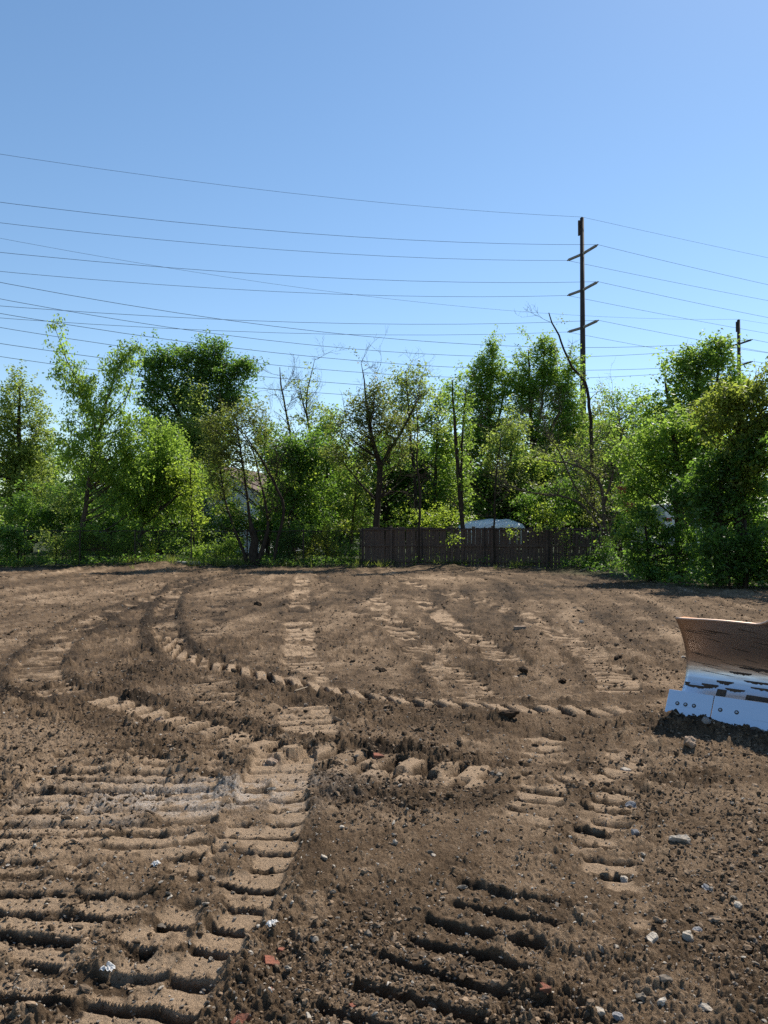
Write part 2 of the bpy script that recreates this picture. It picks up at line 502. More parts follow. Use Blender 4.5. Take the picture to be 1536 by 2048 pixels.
    band([(385,1165),(345,1200),(320,1250),(310,1300)], .4, .5)
    band([(1280,1330),(1230,1370),(1300,1390)], .35, .6)
    band([(250,1330),(240,1380),(300,1420)], .4, .4)
    rr = np.hypot(x, y)
    c1 = lumps(x*4.5, y*4.5, 101, .4)
    c2 = lumps(x*9, y*9, 201, .55)
    c3 = lumps(x*20, y*20, 301, .7)
    c4 = lumps(x*46, y*46, 401, .7) * sstep(20, 10, rr)
    c5 = lumps(x*100, y*100, 501, .6) * sstep(7, 4, rr)
    rg = np.clip(rough, 0, 1.4)
    patch = sstep(.38, .62, fbm(x*2.2, y*2.2, 3, 141))
    bump = .055*c1*sstep(.6, 1.0, rg) + rg*(.055*c2*patch + .045*c3*(.35+.65*patch)) + (.030*c4 + .014*c5)*(.35 + .65*rg)*(1 - .85*calm)
    mf = sstep(6, 10, y)
    bump += rg*(.045 + .05*mf)*(fbm(x*7, y*7, 5, 55, .6) - .5) + mf*(1 - .9*calm)*(.045*lumps(x*13, y*13, 601, .6)*(.3 + .7*patch) + .04*lumps(x*5.5, y*5.5, 611, .35))
    h = h + bump + berm_h + track_h
    dry = dry + .35*(c2*patch) - .14*(rg - .55) + .25*c4 + .5*(fbm(x*3, y*3, 4, 151) - .5)
    # heap in front of the blade
    lx = (x-BLADE_O[0])*BX[0] + (y-BLADE_O[1])*BX[1]; ly = (x-BLADE_O[0])*BY[0] + (y-BLADE_O[1])*BY[1]
    heap = np.exp(-((ly + .30) / .26)**2) * sstep(-1.75, -1.25, lx) * sstep(1.9, 1.3, lx)
    h = h + heap*(.025 + .05*fbm(x*5, y*5, 3, 61) + .05*lumps(x*8, y*8, 62))
    h = np.where((ly > -.17) & (ly < 4.5) & (np.abs(lx) < 1.5), np.minimum(h, .03), h)
    dry = dry - .3*heap
    # bank of pushed-up soil along the fence
    fy = fence_y(x)
    bank = np.exp(-((y - fy + .9)/.8)**2)
    h = h + bank*(.06 + .22*np.maximum(0, fbm(x*.5, y*.3, 3, 71) - .42)*2)
    mx, my = W(330, 1125, 33)[:2]
    h = h + .13*np.exp(-((x-mx)/1.5)**2 - ((y-my)/.7)**2) + .10*np.exp(-((x-W(920,1130,32)[0])/1.4)**2 - ((y-32.2)/.6)**2)
    litter = sstep(fy - 1.6, fy + .3, y + 1.4*(fbm(x*1.1, y*1.1, 3, 81) - .5))
    rl = sstep(-1.2, 1.5, (x - 8.2) + (y - 23)*.22 + 2.2*(fbm(x*.8, y*.8, 3, 83) - .5)) * sstep(20.5, 22.5, y)
    litter = np.maximum(litter, .75*rl)
    # a spill of pale ash on the left
    gx, gy = G(385, 1592)
    pale = np.exp(-(((x-gx) - .5*(y-gy))/.75)**2 - ((y-gy)/.36)**2) * sstep(.24, .56, fbm(x*4, y*6, 4, 91)) * sstep(.28, .52, fbm(x*14, y*18, 2, 93)) * .95
    fadeout = sstep(70, 45, np.hypot(x, y))
    return h*fadeout, np.clip(dry, -.4, 1.2), np.clip(litter, 0, 1), np.clip(pale, 0, 1)

def fence_y(x):
    return np.interp(x, [-40, -22, -1, 9.5, 14], [34.8, 34.6, 34.0, 32.4, 31.8])

def build_ground():
    th_d = np.concatenate([np.linspace(R(-54), R(-29), 170)[:-1], np.linspace(R(-29), R(29), 740), np.linspace(R(29), R(54), 170)[1:]])
    th_b = np.linspace(R(54), R(306), 60)[1:-1]
    th = np.concatenate([th_d, th_b])
    k = np.linspace(1450, 58, 630)
    r = np.concatenate([[.35, .7, 1.1, 1.4], FPX*EYE/k, np.geomspace(44, 700, 26)])
    RR, TT = np.meshgrid(r, th, indexing='ij')
    x = (RR*np.sin(TT)).ravel(); y = (RR*np.cos(TT)).ravel()
    h, dry, lit, pale = soil(x, y)
    back = (np.cos(TT).ravel() < math.cos(R(54.01)))
    h = np.where(back, h*.3, h)
    verts = np.stack([x, y, h], 1)
    nr, nt_ = len(r), len(th)
    i = np.arange(nr-1)[:, None]; j = np.arange(nt_)[None, :]; j2 = (j+1) % nt_
    quads = np.stack([i*nt_+j, i*nt_+j2, (i+1)*nt_+j2, (i+1)*nt_+j], -1).reshape(-1, 4)[:, ::-1]
    verts = np.vstack([verts, [[0, 0, 0]]])
    dry, lit, pale = [np.append(q, v) for q, v in ((dry, .3), (lit, 0), (pale, 0))]
    me = np_mesh('ground', verts, quads, True, [('dry', 'POINT', dry), ('litter', 'POINT', lit), ('pale', 'POINT', pale)])
    o = link('ground', me, M_SOIL)
    tag(o, kind='structure')
build_ground()
def gz(x, y):
    return float(soil(np.array([float(x)]), np.array([float(y)]))[0][0])

# ------------------------------------------------------------------ loose clods and pebbles (nobody could count them)
def scatter(name, mat, pts, size, seed, label, cat, sub=2, dark=False, sink=.25, flat=.75):
    h = soil(pts[:, 0], pts[:, 1])[0]
    n = len(pts)
    v = np.stack([pts[:, 0], pts[:, 1], h + size*(.5-sink)], 1)
    me = bpy.data.meshes.new(name)
    me.vertices.add(n)
    me.vertices.foreach_set('co', v.astype(np.float32).ravel())
    rs = np.random.default_rng(seed)
    sc = size[:, None]*np.stack([rs.uniform(.6, 1.7, n), rs.uniform(.45, 1.1, n), rs.uniform(.4, 1.1, n)*flat], 1)
    ro = np.stack([rs.uniform(-.5, .5, n), rs.uniform(-.5, .5, n), rs.uniform(0, 6.28, n)], 1)
    a = me.attributes.new('sc', 'FLOAT_VECTOR', 'POINT'); a.data.foreach_set('vector', sc.astype(np.float32).ravel())
    a = me.attributes.new('ro', 'FLOAT_VECTOR', 'POINT'); a.data.foreach_set('vector', ro.astype(np.float32).ravel())
    a = me.attributes.new('tint', 'FLOAT', 'POINT'); a.data.foreach_set('value', (rs.uniform(0, 1, n)**(2.2 if dark else 1.3)).astype(np.float32))
    o = link(name, me, mat)
    ng = bpy.data.node_groups.new(name + ' scatter', 'GeometryNodeTree')
    ng.interface.new_socket('Geometry', in_out='INPUT', socket_type='NodeSocketGeometry')
    ng.interface.new_socket('Geometry', in_out='OUTPUT', socket_type='NodeSocketGeometry')
    gi = ng.nodes.new('NodeGroupInput'); go = ng.nodes.new('NodeGroupOutput')
    ico = ng.nodes.new('GeometryNodeMeshIcoSphere'); ico.inputs['Radius'].default_value = .5; ico.inputs['Subdivisions'].default_value = sub
    sp = ng.nodes.new('GeometryNodeSetPosition')
    nz = ng.nodes.new('ShaderNodeTexNoise'); nz.noise_dimensions = '4D'; nz.inputs['Scale'].default_value = 3.3; nz.inputs['W'].default_value = seed*1.37
    nz.inputs['Detail'].default_value = 3
    sb = ng.nodes.new('ShaderNodeVectorMath'); sb.operation = 'SUBTRACT'; sb.inputs[1].default_value = (.5, .5, .5)
    ml = ng.nodes.new('ShaderNodeVectorMath'); ml.operation = 'SCALE'; ml.inputs['Scale'].default_value = 1.35
    sm = ng.nodes.new('GeometryNodeSetMaterial'); sm.inputs['Material'].default_value = mat
    iop = ng.nodes.new('GeometryNodeInstanceOnPoints')
    def na(nm, dt):
        q = ng.nodes.new('GeometryNodeInputNamedAttribute'); q.data_type = dt; q.inputs[0].default_value = nm
        return q.outputs[0]
    L = ng.links.new
    L(ico.outputs[0], sp.inputs[0]); L(nz.outputs['Color'], sb.inputs[0]); L(sb.outputs[0], ml.inputs[0]); L(ml.outputs[0], sp.inputs['Offset'])
    L(sp.outputs[0], sm.inputs[0]); L(gi.outputs[0], iop.inputs['Points']); L(sm.outputs[0], iop.inputs['Instance'])
    e2r = ng.nodes.new('FunctionNodeEulerToRotation'); L(na('ro', 'FLOAT_VECTOR'), e2r.inputs[0]); L(e2r.outputs[0], iop.inputs['Rotation'])
    L(na('sc', 'FLOAT_VECTOR'), iop.inputs['Scale']); L(iop.outputs[0], go.inputs[0])
    md = o.modifiers.new('scatter', 'NODES'); md.node_group = ng
    tag(o, label, cat, kind='stuff')
    return o
def fan_pts(n, d0, d1, seed, power=1.0):
    rs = np.random.default_rng(seed)
    u = rs.uniform(0, 1, n)
    d = (d0**(-power) + u*(d1**(-power) - d0**(-power)))**(-1/power)
    t = rs.uniform(-.95, .95, n)
    return np.stack([d*t, d], 1)
def thin(pts, seed, f=1.0):
    rs = np.random.default_rng(seed)
    keep = fbm(pts[:, 0]*1.1, pts[:, 1]*.8, 3, 123)
    inside = soil(pts[:, 0], pts[:, 1])
    pr = sstep(.30, .62, keep) * np.where(inside[1] > .72, .35, 1.0)
    return pts[rs.uniform(0, 1, len(pts)) < pr*f + .08]
for s_ in (1, 2, 5):
    p_ = thin(fan_pts(33000, 1.7, 31, 500 + s_, .95), s_)
    d_ = p_[:, 1]
    z_ = np.minimum(np.random.default_rng(60 + s_).pareto(2.4, len(p_))*.007 + .005 + .0014*d_, .020 + .0035*d_)
    scatter('dirt_clods', M_CLOD, p_, np.minimum(z_, .085), s_, 'loose crumbly brown soil clods strewn over the churned ground', 'soil clods', 2, True, .38)
for s_ in (3, 4):
    p_ = fan_pts(8000, 1.7, 31, 520 + s_, .8)
    d_ = p_[:, 1]
    z_ = np.random.default_rng(60 + s_).pareto(3.4, len(p_))*.006 + .004 + .0009*d_
    scatter('pebbles', M_PEB, p_, np.minimum(z_, .05), s_, 'small pale pebbles and stone chips scattered in the soil', 'pebbles', 2, True, .2)
# ------------------------------------------------------------------ fences
M_BOARD = simple('weathered brown boards', (.150, .105, .082), (.080, .057, .045), .85, scale=3, vec_scale=(6, 6, .6), bump=.5, bscale=30)
M_RUST = simple('rusty fence steel', (.045, .035, .030), (.025, .02, .017), .7, .3, scale=12)
M_BARK = simple('dark bark', (.055, .043, .033), (.022, .017, .013), .95, scale=5, vec_scale=(5, 5, 1), bump=.8, bscale=14, spec=.1)
M_BARK2 = simple('grey brown bark', (.10, .082, .064), (.045, .036, .028), .95, scale=5, vec_scale=(5, 5, 1), bump=.8, bscale=14, spec=.1)
M_TWIG = simple('dead twig bark', (.13, .105, .082), (.06, .048, .038), .95, scale=8, spec=.1)

def dirvec(x0, x1):
    a = np.array([x0, fence_y(x0)]); b = np.array([x1, fence_y(x1)])
    u = (b - a) / np.linalg.norm(b - a)
    return a, b, u, np.linalg.norm(b - a)
def wood_fence():
    a, b, u, L = dirvec(-1.02, 9.75)
    ang = math.atan2(u[1], u[0])
    root = empty('wooden_fence', (a[0], a[1] + .18, 0), ang)
    tag(root, 'dark brown vertical board fence standing behind the wire mesh at the back of the lot', 'fence')
    n = int(L / .152)
    rs = np.random.default_rng(3)
    meshes = []
    for k in range(4):
        m = MB().box((0, 0, .89), (.142, .02, 1.70), bev=.004)
        m.v = [(x + .006*math.sin(z*3 + k*2), y + .004*math.sin(z*5 + k), z + (0.012*k if z > 1 else 0)) for x, y, z in m.v]
        o = m.build('board', M_BOARD, root); meshes.append(o.data)
        o.location = (.08 + k*.152, 0, 0)
    for i in range(4, n):
        o = bpy.data.objects.new('board', meshes[int(rs.integers(4))]); COL.objects.link(o); o.parent = root
        o.location = (.08 + i*.152, rs.uniform(-.010, .010), rs.uniform(-.07, .04) - (.25 if rs.uniform() < .05 else 0))
        o.rotation_euler = (rs.uniform(-.02, .02), rs.uniform(-.022, .022), 0)
    for z in (.30, .98, 1.70):
        MB().box((L/2, -.045, z), (L, .045, .085), bev=.005).build('rail', M_BOARD, root)
    for i, px in enumerate((783, 905, 985, 1090, 1192)):
        x = (px - 768) / FPX * 33.3
        s = (x - a[0]) / u[0]
        MB().box((s, -.10, .92), (.10, .10, 1.86), bev=.008).build('post', M_BOARD, root)
wood_fence()

def chain_fence(name, x0, x1, H, label, off, step=2.55, rail=True, sag=0.0):
    a, b, u, L = dirvec(x0, x1)
    ang = math.atan2(u[1], u[0])
    root = empty(name, (a[0], a[1] + off, 0), ang)
    tag(root, label, 'fence')
    n = int(round(L / step))
    rs = np.random.default_rng(int(abs(x0)*10))
    for i in range(n + 1):
        s = L*i/n
        lean = rs.uniform(-.03, .03)
        MB().tube([(s, 0, -.1), (s + lean, 0, H + .04)], .03, 8).tube([(s + lean, 0, H + .04), (s + lean, 0, H + .075)], [.036, .012], 8).build('post', M_RUST, root)
    m = MB().tube([(L*q/40, .0, H + .012*math.sin(q*1.7)) for q in range(41)], .021, 6)
    m.build('top_rail', M_RUST, root)
    mesh = MB()
    p = .062
    hh = H + .03
    for dirn in (1, -1):
        k = -hh
        while k < L + hh:
            s0, s1 = k, k + dirn*hh
            z0, z1 = 0.03, hh
            lo, hi = 0, L
            # clip to the run
            t0, t1 = 0., 1.
            ds = s1 - s0
            for bound, sgn in ((lo, 1), (hi, -1)):
                d0 = (s0 - bound)*sgn; d1 = (s1 - bound)*sgn
                if d0 < 0 and d1 < 0: t0 = 2
                elif d0 < 0: t0 = max(t0, d0/(d0 - d1))
                elif d1 < 0: t1 = min(t1, d0/(d0 - d1))
            if t0 < t1:
                mesh.tube([(s0 + ds*t0, -.02 - .003*dirn, z0 + (z1-z0)*t0), (s0 + ds*t1, -.02 - .003*dirn, z0 + (z1-z0)*t1)], .0024, 3, cap=False)
            k += p*1.3
    mesh.build('wire_mesh', M_RUST, root)
chain_fence('chain_link_fence', -21.0, -1.06, 1.62, 'rusty chain link fence overgrown with shrubs along the left half of the lot edge', -.12)
chain_fence('chain_link_fence', -.98, 9.6, 1.72, 'wire mesh fence standing right in front of the brown wooden boards', -.22, 2.65)

# ------------------------------------------------------------------ power lines
M_POLE = simple('dark weathering steel', (.050, .040, .034), (.032, .026, .022), .75, .0, scale=2)
M_ARM = simple('grey insulator arm', (.34, .33, .33), (.20, .195, .19), .6, scale=4)
M_ARM2 = simple('dark insulator arm', (.06, .055, .055), (.04, .035, .035), .6, scale=4)
M_WIRE = simple('weathered wire', (.045, .045, .05), (.03, .03, .035), .95, .0, scale=2, spec=.0)
LU = np.array([.915, .404])               # the way both lines run
AU = np.array([.404, -.915])              # the way their arms point
def power_pole(px, d, top_py, label, arm_rows, matA, rtop, rbot):
    base = W(px, 1063, d)
    top = W(px, top_py, d)[2]
    root = empty('power_pole', (base[0], d, 0))
    tag(root, label, 'power pole')
    MB().tube([(0, 0, -.3), (0, 0, top*.5), (0, 0, top)], [rbot, (rbot + rtop)/2, rtop], 14).build('pole_shaft', M_POLE, root, True)
    MB().box((-.30, 0, top - 1.0), (.16, .2, 1.5), bev=.02).box((-.2, 0, top - .6), (.2, .1, .1)).box((-.2, 0, top - 1.4), (.2, .1, .1)).build('side_bracket', M_POLE, root)
    MB().tube([(0, 0, top), (0, 0, top + .1)], [.10, .06], 8).build('cap', M_POLE, root)
    tips = [np.array([base[0], d, top + .1])]
    for zc in arm_rows:
        z = W(px, zc, d)[2]
        for sgn in (1, -1):
            p0 = np.array([AU[0]*.22*sgn, AU[1]*.22*sgn, z])
            p1 = np.array([AU[0]*2.35*sgn, AU[1]*2.35*sgn, z + .12])
            m = MB().tube([p0 + (p1-p0)*t for t in (0, .1, .12, .9, .92, 1.0)], [.15, .15, .115, .11, .07, .07], 8)
            arm = m.build('arm', matA, root)
            rings = MB()
            for q in range(9):
                t = .16 + q*.085
                rings.tube([p0 + (p1-p0)*t, p0 + (p1-p0)*(t + .025)], .145, 8)
            rings.build('insulator', matA, arm)
            tips.append(np.array([base[0], d, 0]) + p1)
    return tips
T1 = power_pole(1168, 75, 436, 'taller and nearer dark power pole with three pairs of upswept arms', (508, 580, 655), M_ARM, .19, .36)
T2 = power_pole(1482, 111, 640, 'shorter looking distant power pole rising behind the trees at the right', (688, 731, 775), M_ARM2, .22, .42)
def span(tip, z_at, sdir, L, n=26):
    """wire hanging from a tip; z_at = (distance, drop) it passes through, ends level"""
    s, drop = z_at
    S = drop / (4*(s/L)*(1 - s/L))
    P = []
    for i in range(n + 1):
        t = L*i/n
        P.append((tip[0] + LU[0]*t*sdir, tip[1] + LU[1]*t*sdir, tip[2] - 4*S*(t/L)*(1 - t/L)))
    return P
def frame_hit(tip, px):
    """how far along the line the wire crosses a picture column"""
    k = (px - 768.0)/FPX
    # x = k * y * (1/ray scale): solve in the ground plan
    rx = ray(px, 700)
    q = rx[0]/rx[1]
    s = (q*tip[1] - tip[0]) / (LU[0] - q*LU[1])
    return s
def wire(tip, left_py, right_py, label, group, r, Ll=130, Lr=110):
    r = r*.72
    s = abs(frame_hit(tip, 0))
    yl = tip[1] - LU[1]*s
    zl = W(0, left_py, yl)[2]
    P = span(tip, (s, tip[2] - zl), -1, Ll)[::-1]
    s2 = abs(frame_hit(tip, 1536))
    if right_py is not None:
        y2 = tip[1] + LU[1]*s2
        z2 = W(1536, right_py, y2)[2]
        drop = max(tip[2] - z2, .02)
        P += span(tip, (s2, drop), 1, Lr)[1:]
    else:
        P += span(tip, (40, 2.0), 1, Lr)[1:]
    o = MB().tube(P, r, 4).build('power_line', M_WIRE)
    tag(o, label, 'power line', group)
g1, g2 = 'wires of the nearer power pole', 'wires of the distant power pole'
wire(T1[0], 309, 515, 'highest wire in the picture, running over the tip of the taller pole', g1, .017)
wire(T1[1], 405, 569, 'wire held by the top right arm of the taller pole', g1, .021)
wire(T1[2], 446, 601, 'wire held by the top left arm of the taller pole', g1, .021)
wire(T1[3], 505, 635, 'wire held by the middle right arm of the taller pole', g1, .021)
wire(T1[4], 543, 667, 'wire held by the middle left arm of the taller pole', g1, .021)
wire(T1[5], 612, 705, 'wire held by the lowest right arm of the taller pole', g1, .021)
wire(T1[6], 636, 735, 'wire held by the lowest left arm of the taller pole', g1, .021)
wire(T2[0], 477, 644, 'thin wire over the tip of the distant pole, crossing the other wires at a slant', g2, .018)
wire(T2[1], 565, 685, 'wire held by the top right arm of the distant pole', g2, .032)
wire(T2[2], 598, 706, 'wire held by the top left arm of the distant pole', g2, .032)
wire(T2[3], 627, 726, 'wire held by the second right arm of the distant pole', g2, .032)
wire(T2[4], 655, 748, 'wire held by the second left arm of the distant pole', g2, .032)
wire(T2[5], 687, 770, 'wire to the hidden third right arm of the distant pole', g2, .032)
wire(T2[6], 713, 792, 'lowest long wire, skimming the tree tops toward the distant pole', g2, .032)

# ------------------------------------------------------------------ things beyond the fence
M_WHITE = simple('white painted siding', (.78, .79, .80), (.70, .71, .72), .6, scale=1.5)
M_ROOF = simple('brown shingles', (.16, .11, .085), (.10, .07, .055), .9, scale=3, vec_scale=(1, 1, 6))
M_GLASS = simple('dark window glass', (.02, .025, .03), (.03, .035, .04), .08, spec=.6)
M_BRICKW = simple('tan siding', (.35, .24, .18), (.28, .19, .14), .8, scale=2)
def house(name, px, d, w, dep, eave, ridge, label, wallm, rz):
    b = W(px, 1063, d)
    root = empty(name, (b[0], d, 0), rz)
    tag(root, label, 'house')
    m = MB().prism([(-w/2, 0), (w/2, 0), (w/2, eave), (0, ridge), (-w/2, eave)], -dep/2, dep/2, lambda a, z, c: (a, c, z))
    wl = m.build('wall', wallm, root)
    for i in range(int(eave/.22)):
        MB().box((0, -dep/2 - .012, .15 + i*.22), (w - .02, .02, .19)).build('siding_board', wallm, wl) if i < 26 else None
    t = .16
    ov = .45
    sl = (ridge - eave)/(w/2)
    for sg in (-1, 1):
        p = [(0, ridge + .02), (sg*(w/2 + ov), eave - sl*ov + .02), (sg*(w/2 + ov), eave - sl*ov + .02 + t), (0, ridge + .02 + t)]
        MB().prism(p if sg < 0 else p[::-1], -dep/2 - .4, dep/2 + .4, lambda a, z, c: (a, c, z)).build('roof', M_ROOF, root)
    for wx, wz in ((-w*.24, eave*.62), (w*.24, eave*.62), (0, eave + .55)):
        f = MB().box((wx, -dep/2 - .05, wz), (1.05, .06, 1.25), bev=.01).build('window', M_WHITE, root)
        MB().box((wx, -dep/2 - .085, wz + .30), (.88, .02, .50)).box((wx, -dep/2 - .085, wz - .28), (.88, .02, .50)).build('pane', M_GLASS, f)
house('house', 478, 62, 7.4, 9, 4.4, 6.5, 'white gabled house glimpsed through the trees left of centre', M_WHITE, R(-14))
house('house', 268, 66, 8.5, 9, 3.0, 4.6, 'low tan house with a brown roof glimpsed behind the left hand trees', M_BRICKW, R(8))

M_TARP = simple('white shrink wrap', (.80, .83, .86), (.72, .76, .80), .35, scale=2, bump=.15, bscale=3, spec=.5)
def covered_boat():
    c = W(985, 1063, 41)
    root = empty('covered_boat', (c[0], 41, 0), R(3))
    tag(root, 'white wrapped boat whose rounded top shows above the wooden fence', 'boat')
    m = MB()
    L = 3.7
    n, k = 40, 18
    vs, fs = [], []
    for i in range(n + 1):
        t = i/n
        s = (t - .5)*L
        hgt = 1.62 + .72*(math.sin(min(1, t*1.02 + .02)*math.pi)**.28)*(.80 + .20*t) - .05*math.cos(t*22)*.4
        wd = .95*(math.sin((.06 + .9*t)*math.pi)**.4)
        for j in range(k + 1):
            a = math.pi*j/k
            zz = 1.55 + (hgt - 1.55)*math.sin(a)**.8
            vs.append((s, -math.cos(a)*wd, zz + .012*math.sin(9*t*math.pi + 4*a)))
    for i in range(n):
        for j in range(k):
            q = i*(k+1) + j
            fs.append((q, q + k + 1, q + k + 2, q + 1))
    m.add(vs, fs)
    m.build('cover', M_TARP, root, True)
    hull = MB()
    vs, fs = [], []
    for i in range(13):
        t = i/12; s = (t - .5)*L*.98
        wd = .93*(math.sin((.06 + .9*t)*math.pi)**.5)
        vs += [(s, -wd, 1.56), (s, -wd*.75, .95), (s, 0, .72), (s, wd*.75, .95), (s, wd, 1.56)]
    for i in range(12):
        for j in range(4):
            q = i*5 + j
            fs.append((q, q + 1, q + 6, q + 5))
    hull.add(vs, fs)
    hull.build('hull', M_WHITE, root)
    fr = MB().box((0, -.55, .55), (L, .07, .1)).box((0, .55, .55), (L, .07, .1)).box((-.3, 0, .45), (.1, 1.6, .1)).box((.9, 0, .55), (.08, 1.1, .08)).box((-1.2, 0, .55), (.08, 1.1, .08))
    for sx in (-1.2, .9):
        for sy in (-.5, .5): fr.box((sx, sy, .75), (.08, .08, .42))
    fr.build('trailer_frame', M_RUST, root)
    for sy in (-.85, .85):
        MB().tube([(-.3, sy - .09, .3), (-.3, sy - .07, .3), (-.3, sy + .07, .3), (-.3, sy + .09, .3)], [.24, .30, .30, .24], 16).build('wheel', M_RUST, root)
covered_boat()
M_RED = simple('red lamp plastic', (.35, .04, .02), (.25, .03, .015), .4)
def box_truck():
    c = W(1336, 1063, 41)
    root = empty('box_truck', (c[0], 41, 0), R(90))
    tag(root, 'white boxy truck with a red lamp glimpsed through the foliage at the right', 'truck')
    MB().box((-.2, 0, 1.95), (4.2, 2.0, 2.1), bev=.05).build('cargo_box', M_WHITE, root)
    MB().prism([(1.95, .55), (3.5, .55), (3.5, 1.35), (3.05, 1.5), (2.6, 2.3), (1.95, 2.3)], -.92, .92, lambda a, z, c_: (a, c_, z)).build('cab', M_WHITE, root)
    MB().box((-.2, 0, .75), (4.6, .9, .18)).build('chassis', M_RUST, root)
    for x in (-1.4, 2.75):
        for y in (-.85, .85):
            MB().tube([(x, y - .12, .42), (x, y - .1, .42), (x, y + .1, .42), (x, y + .12, .42)], [.34, .42, .42, .34], 18).build('wheel', M_RUST, root)
    for y in (-.8, .8):
        MB().box((-2.315, y, 2.2), (.03, .28, .16), bev=.01).build('tail_light', M_RED, root)
    MB().box((-2.31, 0, 2.86), (.03, 1.9, .05)).box((-2.31, 0, 1.98), (.03, .03, 1.8)).box((-2.31, 0, 1.0), (.03, 1.9, .05)).build('door_frame', M_ARM, root)
box_truck()
M_CONC = simple('pale concrete', (.44, .44, .43), (.33, .33, .32), .9, scale=8, bump=.5, bscale=20)
def slab():
    c = W(371, 1128, 33.6)
    o = MB().box((0, 0, .06), (1.15, .35, .12), bev=.02).build('concrete_slab', M_CONC)
    o.location = (c[0], 33.7, gz(c[0], 33.7) + .03); o.rotation_euler = (R(2), R(1.5), R(4))
    tag(o, 'pale grey slab lying at the foot of the chain link fence', 'slab')
slab()

# ------------------------------------------------------------------ bulldozer, its blade in the picture
def steel_mat():
    m, nt, out = newmat('polished blade steel')
    p = N(nt, 'ShaderNodeBsdfPrincipled')
    tc = N(nt, 'ShaderNodeTexCoord')
    ob = tc.outputs['Object']
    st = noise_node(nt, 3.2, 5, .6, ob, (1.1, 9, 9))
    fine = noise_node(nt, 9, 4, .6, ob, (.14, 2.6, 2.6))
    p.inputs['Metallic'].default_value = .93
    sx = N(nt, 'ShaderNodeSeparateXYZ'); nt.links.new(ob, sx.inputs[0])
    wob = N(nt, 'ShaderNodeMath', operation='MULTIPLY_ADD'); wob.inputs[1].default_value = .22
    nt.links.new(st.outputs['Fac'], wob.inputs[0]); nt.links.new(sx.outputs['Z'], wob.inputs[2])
    russet = mrange(nt, wob.outputs[0], .40, .56)            # ground and sky reflections painted by height: brown above, bright below
    c = mixc(nt, russet, (.86, .86, .88), (.40, .305, .25))
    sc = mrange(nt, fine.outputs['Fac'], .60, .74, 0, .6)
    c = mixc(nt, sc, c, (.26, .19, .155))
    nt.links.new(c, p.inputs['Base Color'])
    nt.links.new(mrange(nt, russet, 0, 1, .30, .46), p.inputs['Roughness'])
    b = N(nt, 'ShaderNodeBump'); b.inputs['Strength'].default_value = .02; b.inputs['Distance'].default_value = .01
    nt.links.new(fine.outputs['Fac'], b.inputs['Height']); nt.links.new(b.outputs[0], p.inputs['Normal'])
    nt.links.new(p.outputs[0], out.inputs[0])
    return m
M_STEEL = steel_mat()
M_ORANGE = simple('orange machine paint', (.62, .23, .03), (.50, .17, .025), .45, scale=3)
M_MUD = simple('dried mud', (.095, .070, .054), (.055, .041, .032), .95, scale=14, bump=.7, bscale=40)
M_DARKS = simple('dark machine steel', (.06, .055, .05), (.035, .03, .028), .6, .3, scale=5)
M_BOLT = simple('worn bolt head', (.65, .63, .62), (.5, .48, .47), .3, .9, scale=20)
BZ = [.17, .24, .32, .42, .54, .66, .76, .85]
BB = [.085, .165, .215, .235, .215, .155, .085, .0]
def prof(s):
    """point of the blade's hollow profile, s from 0 (bottom) to 1 (top), more than 1 runs on up the guard"""
    if s <= 1:
        q = s*(len(BZ) - 1)
        i = min(int(q), len(BZ) - 2); f = q - i
        i0, i3 = max(i-1, 0), min(i+2, len(BZ)-1)
        def cr(A):
            p0, p1, p2, p3 = A[i0], A[i], A[i+1], A[i3]
            return .5*(2*p1 + (p2-p0)*f + (2*p0-5*p1+4*p2-p3)*f*f + (3*p1-p0-3*p2+p3)*f**3)
        return cr(BZ), cr(BB)
    e = s - 1
    return .85 + e*.80, -e*.35
def ramp(x):
    a = abs(x)
    t = min(max((.70 - a)/.34, 0), 1)
    return .22*t*t*(3 - 2*t)
